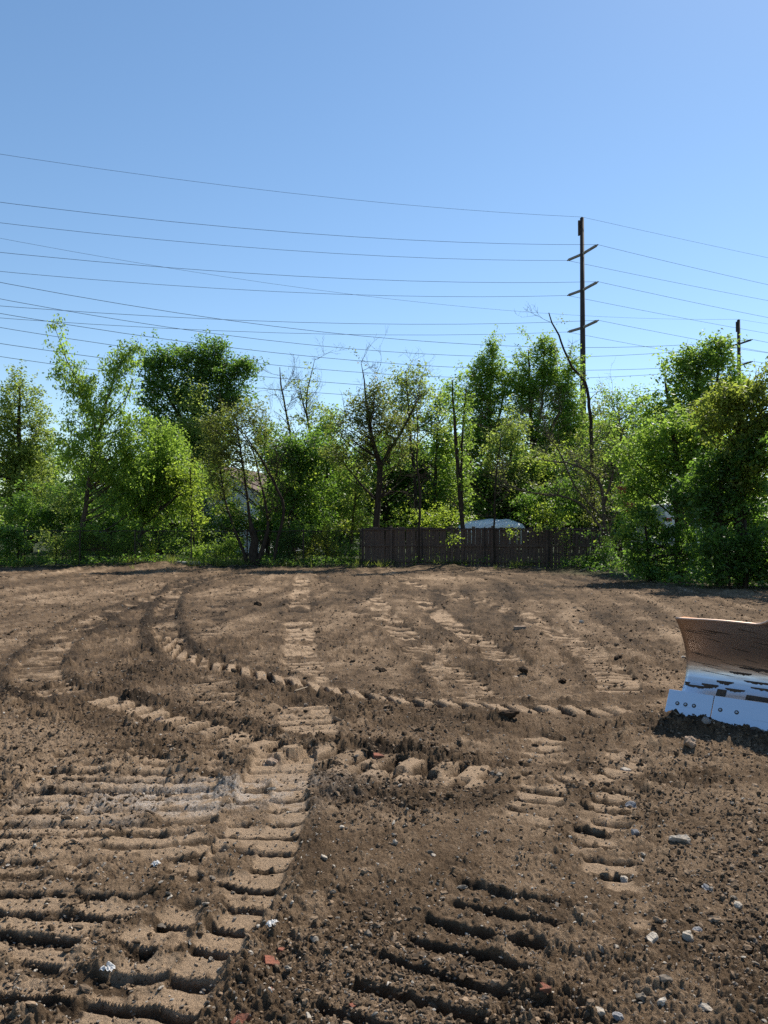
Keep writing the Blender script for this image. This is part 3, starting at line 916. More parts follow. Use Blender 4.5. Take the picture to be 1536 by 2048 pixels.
def bulldozer():
    root = empty('bulldozer', (BLADE_O[0], BLADE_O[1], 0), BLADE_ANG)
    tag(root, 'orange bulldozer with a polished curved steel blade resting in dark soil', 'bulldozer')
    nx, nz = 70, 44
    vs, fs = [], []
    for i in range(nx + 1):
        x = -1.35 + 2.7*i/nx
        top = 1 + ramp(x)
        for j in range(nz + 1):
            z, b = prof(top*j/nz)
            vs.append((x, b, z + .003*math.sin(x*9 + z*5)))
    for i in range(nx):
        for j in range(nz):
            q = i*(nz+1) + j
            fs.append((q, q + nz + 1, q + nz + 2, q + 1))
    m = MB(); m.add(vs, fs)
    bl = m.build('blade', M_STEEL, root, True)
    sd = bl.modifiers.new('plate', 'SOLIDIFY'); sd.thickness = .016; sd.offset = -1 
    # cutting edge: two end bits and the middle plates, bolted on
    zt, bt, zb, bb = .205, .075, -.05, -.075
    dz, db = zt - zb, bt - bb
    nrm = np.array([0, -dz, db]); nrm = nrm/np.linalg.norm(nrm)
    def plate(x0, x1, name, skew0=0, skew1=0):
        m = MB()
        th = .028
        P = []
        for off in (0, th):
            for (x, z, b) in ((x0 + skew0, zt, bt), (x1, zt, bt), (x1, zb, bb), (x0 - skew0, zb, bb)):
                P.append((x + 0, b + nrm[1]*off, z + nrm[2]*off))
        m.add(P, [(0, 1, 2, 3), (7, 6, 5, 4), (0, 4, 5, 1), (1, 5, 6, 2), (2, 6, 7, 3), (3, 7, 4, 0)])
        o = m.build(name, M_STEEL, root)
        bv = o.modifiers.new('edge', 'BEVEL'); bv.width = .005; bv.segments = 2
        return o
    e1 = plate(-1.43, -1.046, 'end_bit', .0)
    e2 = plate(-1.040, -.003, 'cutting_edge')
    e3 = plate(.003, 1.040, 'cutting_edge')
    e4 = plate(1.046, 1.43, 'end_bit')
    def bolt(x, f, parent):
        c = np.array([x, bt + (bb-bt)*f, zt + (zb-zt)*f]) + nrm*.0275
        ring = MB().tube([c, c + nrm*.0035], [.0175, .0175], 18).build('bolt_recess', M_DARKS, parent)
        MB().tube([c + nrm*.003, c + nrm*.008], [.0108, .008], 14).build('bolt', M_BOLT, parent)
    for x in (-1.335, -1.265, -1.193): bolt(x, .40, e1); bolt(-x, .40, e4)
    for x in (-.975, -.845): bolt(x, .40, e2)
    for x in (-.55, -.4, -.12): bolt(x, .40, e2)
    for x in (.12, .4, .55, .845, .975): bolt(x, .40, e3)
    # dried mud left on the hollow face, each with a straight top and a ragged lower rim
    rs = random.Random(5)
    mud = MB()
    def surf(x, z, off):
        lo, hi = 0, 1
        for _ in range(30):
            mid = (lo + hi)/2
            if prof(mid)[0] < z: lo = mid
            else: hi = mid
        z0, b0 = prof(lo); z1, b1 = prof(min(lo + .02, 1))
        t = np.array([b1 - b0, z1 - z0]); t = t/np.linalg.norm(t)
        nb, nz_ = -t[1], t[0]
        return (x, b0 + nb*off, z0 + nz_*off)
    def patch(x0, x1, z, h, slope=0, full=False):
        n = 14
        vs, fs = [], []
        for i in range(n + 1):
            t = i/n
            x = x0 + (x1-x0)*t
            zt_ = z - slope*t
            hh = h*(.25 + .75*math.sin(math.pi*min(max(t, .03), .97))**.6)*(.75 + .5*rs.random()) if not full else h*(.9 + .2*rs.random())
            for q, off in ((0, .001), (.15, .0045), (.85, .004), (1, .001)):
                vs.append(surf(x, max(zt_ - hh*q, BZ[0] + .002), off))
        for i in range(n):
            for j in range(3):
                q = i*4 + j
                fs.append((q, q+1, q+5, q+4))
        mud.add(vs, fs)
    for a in ((-1.34,-1.12,.258,.020),(-1.20,-1.06,.280,.032),(-1.08,-.94,.318,.026),(-1.0,-.84,.268,.022),(-.98,-.80,.405,.022),(-.86,-.62,.345,.020),(-.9,-.60,.452,.024),(-.80,-.5,.300,.022),(-1.345,-1.30,.275,.025),
              (-.60,-.30,.40,.022),(-.42,-.1,.33,.03),(-.2,.2,.44,.028),(.1,.5,.36,.03),(.4,.8,.42,.025),(.8,1.2,.31,.03)):
        patch(*a)
    patch(-1.06, -.985, .252, .07, full=True)
    patch(-.82, .3, .238, .055, full=True)
    patch(-1.33, -1.16, .192, .012, full=True); patch(-1.10, -.83, .190, .014, full=True)
    mud.build('mud_patch', M_MUD, root)
    # shallow rolled scratches across the upper face
    scr = MB()
    for k in range(58):
        z = rs.uniform(.36, .83); x0 = -1.33 + rs.random()**1.6*2.2; ln = rs.uniform(.08, .30)
        pts = [surf(x0 + ln*q/6, z - .004*q, .0016) for q in range(7)]
        scr.tube(pts, [.0008] + [.0022]*5 + [.0008], 4)
    scr.build('scratch', M_MUD, root)
    # back of the blade, push frame and machine
    for sx in (-1, 1):
        g = MB().prism([(0.012, .842), (.20, .842), (.30, .45), (.25, .22), (.262, .42), (.23, .6), (.13, .76)], sx*1.335, sx*1.32, lambda b, z, c: (c, b, z))
        g.build('end_gusset', M_ORANGE, root)
        tp = MB().prism([(sx*1.345, .02), (sx*1.345, .18), (sx*1.05, .10), (sx*1.0, .03)], .838, .848, lambda a, b, z: (a, b, z))
        tp.build('top_gusset', M_ORANGE, root)
        MB().tube([(sx*.62, .30, .38), (sx*.62, 1.1, .36), (sx*.74, 1.7, .34)], [.075, .075, .075], 8).build('push_arm', M_ORANGE, root)
        MB().tube([(sx*.3, .24, .62), (sx*.3, .85, .78)], [.04, .055], 10).build('hydraulic_ram', M_DARKS, root)
    MB().box((0, .30, .40), (2.5, .12, .14), bev=.02).box((0, .25, .70), (2.4, .08, .10), bev=.02).build('back_beam', M_ORANGE, root)
    for sx in (-1, 1):
        poly = []
        for q in range(11):
            a = -math.pi/2 + math.pi*q/10; poly.append((2.75 + .32*math.cos(a), .34 + .32*math.sin(a)))
        for q in range(11):
            a = math.pi/2 + math.pi*q/10; poly.append((1.05 + .32*math.cos(a), .34 + .32*math.sin(a)))
        tr = MB().prism(poly, sx*.58, sx*.98, lambda y, z, c: (c, y, z)).build('track', M_DARKS, root)
        gr = MB()
        for q in range(10):
            for zz in (.68, .0):
                gr.box((sx*.78, 1.05 + q*.19, zz + (.01 if zz > .3 else .005)), (.40, .03, .05))
        gr.build('grouser', M_DARKS, tr)
        rl = MB()
        for q in range(5): rl.tube([(sx*.985, 1.2 + q*.36, .22), (sx*1.0, 1.2 + q*.36, .22)], .12, 12)
        rl.build('roller', M_ORANGE, tr)
    MB().box((0, 2.0, .70), (1.1, 2.5, .35), bev=.03).build('hull', M_ORANGE, root)
    MB().box((0, 1.45, 1.10), (.88, 1.15, .50), bev=.06).build('hood', M_ORANGE, root)
    MB().tube([(.25, 1.5, 1.33), (.25, 1.5, 1.75)], .045, 10).build('exhaust', M_DARKS, root)
    MB().box((0, 2.95, 2.55), (1.35, 1.5, .09), bev=.03).build('cab_roof', M_ORANGE, root)
    for sx in (-.6, .6):
        for yy in (2.3, 3.6): MB().box((sx, yy, 1.70), (.08, .08, 1.64), bev=.01).build('cab_post', M_DARKS, root)
    MB().box((0, 3.0, 1.05), (.5, .5, .15), bev=.04).box((0, 3.25, 1.40), (.5, .12, .6), bev=.04).build('seat', M_DARKS, root)
bulldozer()
# ------------------------------------------------------------------ trees and shrubs
L_MID = leaf_mat('mid green leaves', (.062, .132, .022), (.130, .210, .040), (.46, .68, .09), .53)
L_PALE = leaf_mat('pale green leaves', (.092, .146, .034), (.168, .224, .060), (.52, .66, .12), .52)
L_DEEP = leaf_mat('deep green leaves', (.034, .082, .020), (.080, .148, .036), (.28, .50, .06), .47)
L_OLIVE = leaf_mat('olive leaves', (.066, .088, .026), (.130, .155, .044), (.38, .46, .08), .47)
L_LIME = leaf_mat('lime and sun toned leaves', (.094, .156, .022), (.160, .220, .036), (.56, .74, .08), .53)  # lime foliage, and clumps whose colour carries painted sunlight
L_GOLD = leaf_mat('golden green leaves', (.084, .120, .022), (.156, .185, .036), (.48, .58, .08), .52)
L_RUST = leaf_mat('rust coloured leaves', (.18, .075, .03), (.30, .12, .045), (.45, .16, .05), .4)

class Crown:
    def __init__(s): s.v = []; s.t = []
    def put(s, C, size, seed, sigma, per, droop=.35, squash=.8, wid=.55, jit=.35):
        rs = np.random.default_rng(seed)
        n = len(C)*per
        m = C.mean(0) if len(C) else 0
        out = (C - m)*np.array([1, 1, .5]); out /= np.linalg.norm(out, axis=1)[:, None] + .3
        out = out + rs.normal(0, .45, C.shape) + np.array([0, 0, .35 - droop*.7])
        u = rs.uniform(-1, 1, n)
        c = np.repeat(C, per, 0) + np.repeat(out*rs.uniform(.5, 1.7, len(C))[:, None], per, 0)*(u*sigma*1.5)[:, None]
        c = c + rs.normal(0, 1, (n, 3))*np.array([sigma, sigma, sigma*squash])*(.62 - .25*u)[:, None]
        s.leaf(c, size, rs, droop, wid, np.clip(np.repeat(rs.uniform(.05, .95, len(C)), per) + rs.normal(0, jit*.6, n), 0, 1))
    def leaf(s, c, size, rs, droop, wid, tint):
        n = len(c)
        az = rs.uniform(0, 2*np.pi, n)
        dn = -droop + rs.normal(0, .45, n)
        ax = np.stack([np.cos(az)*np.cos(dn), np.sin(az)*np.cos(dn), np.sin(dn)], 1)
        rnd = rs.normal(0, 1, (n, 3)); rnd[:, 2] += .9
        sd = np.cross(ax, rnd); sd /= np.linalg.norm(sd, axis=1)[:, None] + 1e-6
        nm = np.cross(sd, ax)
        L = (size*rs.uniform(.55, 1.35, n))[:, None]; Wd = L*wid*.5
        mid = c + ax*L*.42
        f = nm*Wd*.35
        s.v.append(np.stack([c, mid - sd*Wd + f, c + ax*L, mid + sd*Wd + f], 1).reshape(-1, 3))
        s.t.append(tint)
    def build(s, name, mat, parent):
        v = np.concatenate(s.v); t = np.concatenate(s.t)
        q = np.arange(len(v)).reshape(-1, 4)
        return link(name, np_mesh(name, v, q, False, [('tint', 'FACE', t)]), mat, parent)

def lobe_pts(lobes, d, dens, rs, shell=2.2):
    out = []
    for lb in lobes:
        px, py, rx, ry = lb[:4]
        dd = d + (lb[4] if len(lb) > 4 else 0)
        c = W(px, py, dd); ax = rx/FPX*dd; az = ry/FPX*dd
        n = max(3, int(dens*ax*az*math.pi))
        v = rs.normal(0, 1, (n, 3)); v /= np.linalg.norm(v, axis=1)[:, None]
        r = rs.uniform(0, 1, n)**(1/shell)
        p = c + v*r[:, None]*np.array([ax, min(max(ax, az), 2.2)*.8, az])
        out.append(p)
    P = np.concatenate(out)
    q = vn(P[:, 0]*1.35 + P[:, 1]*.7, P[:, 2]*1.35 + P[:, 1]*.5, 19)*.65 + vn(P[:, 0]*3.1 + P[:, 1]*1.1, P[:, 2]*3.1, 29)*.35
    P = P[q > .34]
    P[:, 2] = np.maximum(P[:, 2], .12)
    return P
def pxpath(pts, d):
    """trunk drawn as (px, py, radius in metres[, depth shift])"""
    return [W(p[0], p[1], d + (p[3] if len(p) > 3 else 0)) for p in pts], [p[2] for p in pts]
def resample(path, rad, step=.35):
    P, Rr = [path[0]], [rad[0]]
    sp = smooth_path(path, step)
    L = np.concatenate([[0], np.cumsum(np.linalg.norm(np.diff(np.array(path), axis=0), axis=1))])
    l2 = np.concatenate([[0], np.cumsum(np.linalg.norm(np.diff(sp, axis=0), axis=1))])
    rr = np.interp(l2/l2[-1], L/L[-1], rad)
    return list(sp), list(rr)
def twigs(m, p, dirn, ln, r, depth, rs, spread=.6, up=.25, n=6):
    q = [np.array(p)]
    d = np.array(dirn, float); d /= np.linalg.norm(d)
    k = 4
    for i in range(k):
        d = d + rs.normal(0, .13, 3); d[2] += up*.12
        d /= np.linalg.norm(d)
        q.append(q[-1] + d*ln/k)
    m.tube(q, list(np.linspace(r, r*.45, k + 1)), n if depth > 1 else 3, cap=False)
    if depth <= 0: return
    for i in range(int(rs.integers(2, 5))):
        t = rs.uniform(.25, 1.0)
        j = min(int(t*k), k - 1)
        b = q[j] + (q[j+1]-q[j])*(t*k - j)
        nd = d + rs.normal(0, spread, 3); nd[2] += up
        twigs(m, b, nd, ln*rs.uniform(.45, .72), max(r*.55, .0045), depth - 1, rs, spread, up, 4)

def tree(name, label, cat, px, d, trunks, lobes, mat, size=.15, dens=9, per=26, sigma=.26, seed=1, bark=None, group=None,
         droop=.35, limb=.55, shell=2.2, wid=.55, bare=0, extra=None, squash=.8, limb_r=.035, base_y=None, jit=.35, cover=.55):
    rs = np.random.default_rng(seed)
    b = W(px, 1063, d)
    z0 = gz(b[0], d)
    root = empty(name, (b[0], d, z0))
    tag(root, label, cat, group)
    O = np.array([b[0], d, z0])
    bark = bark or M_BARK
    C = lobe_pts(lobes, d, dens*1.75, rs, shell) if lobes else np.zeros((0, 3))
    tr = MB(); br = MB()
    TP = []
    for tk in trunks:
        path, rad = pxpath(tk, d)
        path = [q - O for q in path]
        if abs(tk[0][1]) > 1050 and tk[0][1] >= 1100 or tk[0][1] > 1090: path[0][2] = -.15
        P, Q = resample(path, rad)
        P = [q + (rs.normal(0, .012, 3) if 0 < i else 0) for i, q in enumerate(P)]
        tr.tube(P, Q, 9)
        TP.append((np.array(P), np.array(Q)))
        for k in range(bare):
            i = int(rs.integers(len(P)//3, len(P)))
            dd = rs.normal(0, 1, 3); dd[2] = abs(dd[2])*.8 + .2
            twigs(br, P[i], dd, rs.uniform(.6, 1.7), max(Q[i]*.35, .012), 3, rs)
    if TP:
        allP = np.concatenate([t[0] for t in TP]); allR = np.concatenate([t[1] for t in TP])
        for c in C:
            if rs.uniform() > limb*.3: continue
            e = c - O
            hd = np.linalg.norm(allP[:, :2] - e[:2], axis=1)
            want = e[2] - .75*hd
            cost = np.abs(allP[:, 2] - np.maximum(want, .6)) + hd*.4
            i = int(np.argmin(cost + rs.uniform(0, .3, len(cost))))
            s = allP[i]
            L = np.linalg.norm(e - s)
            if L < .25: continue
            midp = s*.5 + e*.5 + np.array([0, 0, -.04*L]) + rs.normal(0, .06*L, 3)
            r0 = min(allR[i]*.55, limb_r*(.4 + .35*L))
            br.tube([s, s*.75 + midp*.25 + rs.normal(0, .02*L, 3), midp, midp*.4 + e*.6 + rs.normal(0, .03*L, 3), e], [r0, r0*.85, r0*.6, r0*.4, .006], 4, cap=False)
            for _ in range(1):
                dd = rs.normal(0, 1, 3)
                br.tube([midp*.3 + e*.7, midp*.1 + e*.9 + dd*.1, e + dd*.28], [r0*.4, .006, .003], 3, cap=False)
        tr.build('trunk', bark, root, True)
        if br.v: br.build('branches', bark, root, True)['kind'] = 'stuff'
    if TP and cover > 0:
        ex = []
        for P_, Q_ in TP:
            zt_ = P_[:, 2].max()
            for q_ in P_:
                if q_[2] > .30*zt_ and rs.uniform() < cover: ex.append(q_ + O + rs.normal(0, .22, 3) + np.array([0, -.15, 0]))
        if ex: C = np.vstack([C, np.array(ex)])
    if len(C):
        cr = Crown()
        cr.put(C - O, size, seed + 5, sigma, int(per*1.66), droop, squash, wid, jit)
        cr.build('crown' if cat == 'tree' else 'foliage', mat, root)
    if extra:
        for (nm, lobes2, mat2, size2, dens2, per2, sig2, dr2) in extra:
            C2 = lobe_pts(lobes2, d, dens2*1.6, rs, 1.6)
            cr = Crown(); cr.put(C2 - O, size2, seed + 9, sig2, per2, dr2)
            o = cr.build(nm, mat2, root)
    return root

# --- background, behind the fence, from left to right
def backdrop():
    protos = []
    rs = np.random.default_rng(505)
    near = ['far background tree at the left edge, behind the dark ivy bush', 'far background tree behind the pale pointed maple', 'far background tree seen through the wispy box elder', 'far background tree behind the bright leafy tree',
            'far background tree left behind the round crowned tree', 'far background tree right behind the round crowned tree', 'far background tree behind the vine choked stems and white house', 'far background tree filling the gap below the bare twiggy pair', 'far background tree behind the yellow green small tree',
            'far background tree behind the thick dark trunk', 'far background tree behind the thin crowned tree', 'far background tree behind the ivy clad twin stem', 'far background tree under the tallest pointed spires', 'far background tree behind the dead crooked trunk',
            'far background tree below the sky gap right of the power pole', 'far background tree left behind the broad ash', 'far background tree right behind the broad ash', 'far background tree behind the golden green crown', 'far background tree beyond the right edge of the lot']
    for k, px in enumerate((-60, 60, 170, 250, 330, 380, 560, 620, 700, 790, 880, 960, 1060, 1150, 1230, 1300, 1400, 1490, 1590)):
        d = 54 + (k*5) % 7
        lab = near[k]
        if k < 4:
            t = 900 + 12*k
            r = tree('background_tree', lab, 'tree', px, d, [[(px, 1105, .22), (px + 6, 1000, .18), (px - 4, 920, .08)]],
                     [(px - 30, t + 30, 45, 40), (px + 25, t + 20, 45, 45), (px, t + 80, 75, 50), (px - 20, t + 130, 75, 40), (px + 40, t + 140, 60, 40)],
                     L_DEEP if k % 2 else L_MID, .22, 4, 30, .34, 600 + k, limb=.5, group='far background trees', droop=.2)
            protos.append(r)
        else:
            src = protos[k % 4]
            r = src.copy(); COL.objects.link(r); r['label'] = lab
            b = W(px, 1063, d)
            r.location = (b[0], d, src.location[2])
            sc_ = .82 + .3*rs.uniform()
            r.scale = (sc_, sc_, sc_*(.85 + .25*rs.uniform())); r.rotation_euler = (0, 0, rs.uniform(0, 6.28))
            for ch in src.children:
                c = ch.copy(); COL.objects.link(c); c.parent = r
backdrop()
tree('maple_tree', 'pale green maple with pointed top at the far left edge', 'tree', 40, 46,
     [[(40,1110,.20),(42,980,.17),(38,860,.12),(40,770,.05)]],
     [(38,790,30,45),(12,800,28,48),(68,830,30,50),(20,880,55,60),(75,905,45,50),(35,960,70,50),(20,1010,60,45),(-40,860,50,100)], L_PALE, .17, 7, 30, .28, 101, limb=.4, droop=.15)
tree('box_elder', 'tall loose tree with leaning trunk and wispy drooping top left of the round tree', 'tree', 160, 36.2,
     [[(162,1128,.13),(163,1075,.12),(172,1010,.11),(180,950,.10),(196,880,.08),(215,800,.055),(240,730,.035),(275,690,.015)],
      [(196,880,.06),(175,800,.045),(140,735,.028),(118,680,.014),(105,645,.006)],
      [(205,850,.04),(250,800,.035),(265,760,.02)]],
     [(245,725,32,40),(268,700,20,16),(215,775,40,40),(150,760,34,36),(125,690,16,14),(112,655,14,6),(128,742,22,20),(200,840,62,50),(250,860,60,50),(150,840,40,45),(190,910,85,50),(262,930,50,55),(120,915,40,40),(235,985,55,40),(170,780,22,40)],
     L_MID, .165, 8.5, 24, .22, 102, limb=.6, droop=.75, wid=.42, bark=M_BARK2)
tree('round_crowned_tree', 'dense dark green tree with a broad rounded crown standing highest on the left', 'tree', 400, 49,
     [[(398,1110,.26),(400,960,.22),(396,860,.18),(400,760,.10),(410,700,.05)],[(398,880,.14),(340,800,.09),(320,730,.04)],[(400,870,.13),(450,790,.09),(470,730,.04)]],
     [(345,708,38,30),(312,738,30,42),(378,725,42,40),(425,705,26,30),(432,745,45,40),(480,735,32,28),(500,748,18,14),(330,790,48,50),(400,790,60,50),(462,790,40,45),(352,850,60,42),(425,860,55,42),(395,905,70,40),(300,830,30,40)],
     L_DEEP, .18, 7, 34, .30, 103, limb=.5, droop=.25,
     extra=[('pale_crown', [(385,800,50,40,-2.4),(400,850,42,35,-2.6),(350,860,40,40,-2.6)], L_PALE, .16, 5, 24, .3, .3)])
tree('leafy_tree', 'bright green leafy tree in front of the round crowned tree', 'tree', 300, 38,
     [[(282,1122,.14),(276,1085,.12),(285,1050,.10),(283,980,.08),(300,900,.05),(320,850,.02)]],
     [(315,880,50,40),(290,940,55,45),(345,930,50,50),(330,985,55,40),(270,1000,45,35),(300,1030,60,30),(375,960,40,40)], L_MID, .16, 8, 24, .25, 104, droop=.6, bark=M_BARK2)
tree('slim_tree', 'slim young tree with light green leaves climbing its stem left of the vine stump', 'tree', 385, 36.5,
     [[(392,1125,.05),(386,1060,.045),(382,1000,.04),(380,930,.02)]],
     [(383,1010,22,45),(370,960,35,35),(395,1055,14,35),(360,1010,28,30)], L_LIME, .13, 8, 16, .18, 105, droop=.5)
tree('vine_choked_tree', 'brownish vine choked multi-stemmed tree leaning over the fence left of centre', 'tree', 510, 34.0,
     [[(506,1128,.24),(508,1080,.18),(500,1040,.07),(490,960,.05),(478,880,.035),(470,830,.02)],
      [(512,1128,.14),(530,1080,.09),(536,1040,.06),(520,960,.045),(505,900,.03),(470,850,.015)],
      [(500,1120,.10),(470,1060,.05),(450,1000,.04),(440,930,.02)],
      [(545,1128,.08),(555,1080,.07),(568,1020,.065),(556,980,.06),(520,915,.045),(490,870,.03)]],
     [(455,850,40,40),(500,830,32,36),(435,905,40,45),(480,910,45,45),(520,870,20,30),(445,965,35,40),(420,860,26,30)], L_OLIVE, .11, 14, 18, .20, 106, limb=.9, droop=.2, bare=9, limb_r=.03)
tree('bare_topped_tree', 'thin bare twiggy tree standing against the sky, left one of the pair', 'tree', 565, 45,
     [[(585,1110,.09),(582,900,.075),(575,840,.06),(562,770,.045),(560,735,.02)]], [(575,870,32,30),(545,880,25,30)], L_OLIVE, .13, 5, 14, .25, 107, bare=16)
tree('sparse_poplar', 'thin pale leaved tree with bare tip, right one of the twiggy pair', 'tree', 625, 45,
     [[(628,1110,.09),(622,900,.075),(612,810,.05),(622,750,.03),(630,720,.012)],[(620,860,.04),(605,800,.03),(596,765,.012)]],
     [(600,770,15,12),(612,790,14,20),(630,825,18,18),(600,840,18,20),(648,820,14,14)], L_PALE, .15, 7, 13, .22, 108, bare=14)
tree('thicket_tree', 'dark leafy tree filling the gap under the bare twiggy pair', 'tree', 590, 37,
     [[(590,1124,.13),(580,1040,.11),(600,950,.09),(590,880,.05)]],
     [(570,905,45,38),(620,900,40,40),(585,955,60,45),(640,960,50,45),(560,1000,40,40),(620,1020,60,40),(660,900,28,40)], L_DEEP, .15, 9, 28, .26, 109, droop=.4,
     extra=[('sun_toned_leaves', [(610,960,50,40,-1.2),(570,930,35,35,-1.2),(640,1000,40,30,-1)], L_LIME, .12, 3.0, 16, .25, .4)])  # lime clumps: sun highlights put into the leaf colour
tree('dark_trunked_tree', 'olive tree with one thick dark trunk and a thorny brown crown near the centre', 'tree', 752, 34.6,
     [[(752,1130,.17),(752,1080,.15),(756,1000,.14),(760,935,.13),(745,880,.10),(735,820,.06),(728,760,.03),(722,725,.01)],
      [(758,940,.10),(782,895,.08),(805,860,.05),(835,800,.03)],[(752,1000,.06),(715,960,.04),(690,930,.02)]],
     [(700,850,48,40),(740,810,45,40),(690,900,45,35),(780,840,45,45),(735,870,55,45),(760,780,35,25),(800,900,40,45),(715,930,40,30)], L_OLIVE, .115, 14, 16, .19, 110, limb=.9, droop=.15, bare=12, limb_r=.03)
tree('thin_crowned_tree', 'pale thin crowned tree just right of the bare twig top near the centre', 'tree', 815, 40,
     [[(830,1122,.12),(832,1000,.10),(822,880,.07),(815,790,.04),(812,745,.015)]],
     [(800,755,25,22),(830,745,26,20),(815,790,38,30),(850,790,28,32),(830,840,50,40),(870,850,35,40),(790,820,30,35)], L_PALE, .14, 8, 17, .22, 111, limb=.8, bare=8)
tree('sunlit_bush_tree', 'yellow green small tree left of the thick dark trunk', 'tree', 700, 37,
     [[(700,1124,.07),(705,1050,.06),(712,980,.04),(715,940,.02)]], [(712,970,38,32),(690,1015,35,35),(730,1010,28,30),(708,1050,40,26)], L_GOLD, .13, 8, 18, .2, 112)
tree('dense_backdrop_tree', 'deep green tree filling the background behind the thick dark trunk', 'tree', 770, 45,
     [[(770,1110,.2),(772,980,.16),(780,880,.10)]], [(740,930,60,50),(800,930,60,50),(850,940,60,50),(760,1000,70,50),(850,1010,70,50),(680,1000,60,50)], L_DEEP, .18, 7, 32, .32, 113,
     extra=[('sun_toned_leaves', [(800,1010,80,30,-2.3),(860,980,50,40,-2.3),(740,960,50,40,-2.3)], L_LIME, .14, 2.4, 18, .3, .3)])  # sunlit patches painted as lighter leaves before the deep crown
tree('ivy_clad_tree', 'narrow tree with a black leaning trunk and ivy clad twin stem right of centre', 'tree', 920, 33.6,
     [[(928,1135,.11),(924,1040,.10),(915,930,.085),(908,830,.06),(905,760,.03)],[(927,1060,.07),(922,960,.06),(926,860,.045),(932,780,.02)]],
     [(912,770,22,28),(925,820,18,35),(930,880,14,45),(922,750,14,16),(935,960,12,45),(900,800,14,24)], L_MID, .12, 14, 15, .17, 114, droop=.4, bare=3)
tree('pointed_maple', 'bright green maple with the lower pointed crown left of the tallest spires', 'tree', 975, 50,
     [[(980,1110,.2),(980,960,.17),(978,840,.12),(985,720,.04)],[(980,900,.1),(1005,800,.06),(1000,740,.03)]],
     [(988,692,13,24),(975,735,26,30),(1000,760,28,32),(952,760,18,40),(970,800,42,40),(1005,830,35,45),(945,830,24,38),(980,880,55,45),(930,900,40,45)], L_MID, .17, 8, 32, .26, 115, limb=.6, droop=.1)
tree('twin_spired_maple', 'tallest bright green maple with several pointed spires beside the power pole', 'tree', 1070, 50,
     [[(1068,1110,.22),(1066,960,.18),(1062,840,.14),(1057,700,.04)],[(1066,900,.12),(1085,800,.08),(1088,700,.03)],[(1066,920,.1),(1120,820,.07),(1140,740,.03)]],
     [(1057,672,9,26),(1052,725,24,32),(1086,690,14,28),(1092,735,26,32),(1105,705,12,22),(1040,770,30,40),(1075,780,40,40),(1115,765,30,45),(1142,740,16,40),(1135,800,32,40),(1050,840,50,45),(1110,850,55,45),(1075,910,65,45),(1150,850,30,50)], L_MID, .17, 8, 32, .26, 116, limb=.6, droop=.1)
tree('backdrop_tree', 'deep green shaded tree behind the dead thicket right of centre', 'tree', 1060, 44,
     [[(1060,1110,.18),(1062,1000,.14),(1060,930,.08)]], [(980,960,50,45),(1040,960,60,45),(1110,950,60,50),(1160,960,50,50),(1010,1010,60,40),(1090,1010,70,40),(1190,1000,60,50),(930,970,40,50)], L_DEEP, .18, 7, 30, .30, 117,
     extra=[('sun_toned_leaves', [(1040,1010,60,30,-2),(1010,980,50,30,-2),(1120,930,70,50,-2),(960,1000,40,30,-2)], L_LIME, .14, 3.0, 18, .3, .3)])  # lighter leaves paint sun highlights onto the dark crown
tree('dead_snag', 'tall dead trunk with one long bare crooked limb crossing the power pole', 'tree', 1188, 36,
     [[(1190,1125,.13),(1187,1020,.11),(1184,940,.10),(1182,860,.085),(1177,800,.075),(1170,765,.065),(1145,735,.055),(1128,700,.047),(1118,670,.042),(1104,645,.034),(1098,626,.024)]],
     [(1190,860,20,45),(1205,800,20,30),(1170,880,20,40),(1185,960,26,50,-.5),(1180,1020,26,40,-.5),(1160,900,24,40,-.5)], L_OLIVE, .11, 9, 13, .18, 118, bare=3, bark=M_BARK, cover=.3)
tree('dead_thicket', 'low tangle of bare grey branches spreading in front of the dead trunk', 'shrub', 1205, 34,
     [[(1205,1130,.10),(1208,1030,.08),(1196,960,.06),(1150,930,.04),(1085,920,.02)],[(1206,1060,.06),(1150,1000,.045),(1060,985,.03),(1000,960,.014)],[(1208,1010,.06),(1230,930,.045),(1245,860,.02)],
      [(1206,1080,.05),(1240,1010,.04),(1262,960,.02)],[(1206,1040,.05),(1150,970,.04),(1110,890,.025),(1060,850,.012)]],
     [(1215,900,30,30),(1160,960,45,35),(1100,970,40,30),(1240,990,30,30)], L_OLIVE, .11, 5, 10, .25, 119, bare=16, bark=M_TWIG, limb=1.0, limb_r=.02)
tree('thin_sapling', 'thin straight leafless sapling in front of the boards, nearest the ivy clad trunk', 'tree', 992, 33,
     [[(990,1138,.045),(988,1050,.04),(992,960,.035),(1000,890,.02),(1004,870,.008)]], [(1000,930,16,30)], L_OLIVE, .1, 5, 8, .2, 120, bare=9, bark=M_BARK, cover=0)
tree('thin_sapling', 'thin crooked leafless sapling before the left part of the boards', 'tree', 838, 33.2,
     [[(838,1138,.06),(838,1050,.055),(840,980,.05),(833,920,.04),(836,860,.025),(830,800,.01)]], [(838,900,16,40)], L_OLIVE, .1, 5, 8, .2, 121, bare=9, bark=M_BARK, cover=0)
tree('low_background_tree', 'small light green tree in the sky gap right of the power pole', 'tree', 1240, 47,
     [[(1240,1110,.14),(1242,960,.11),(1238,830,.05)]], [(1235,800,28,20),(1265,810,30,28),(1220,850,35,45),(1270,860,40,45),(1235,910,55,45),(1210,790,14,16)], L_MID, .16, 7, 22, .28, 122, droop=.3)
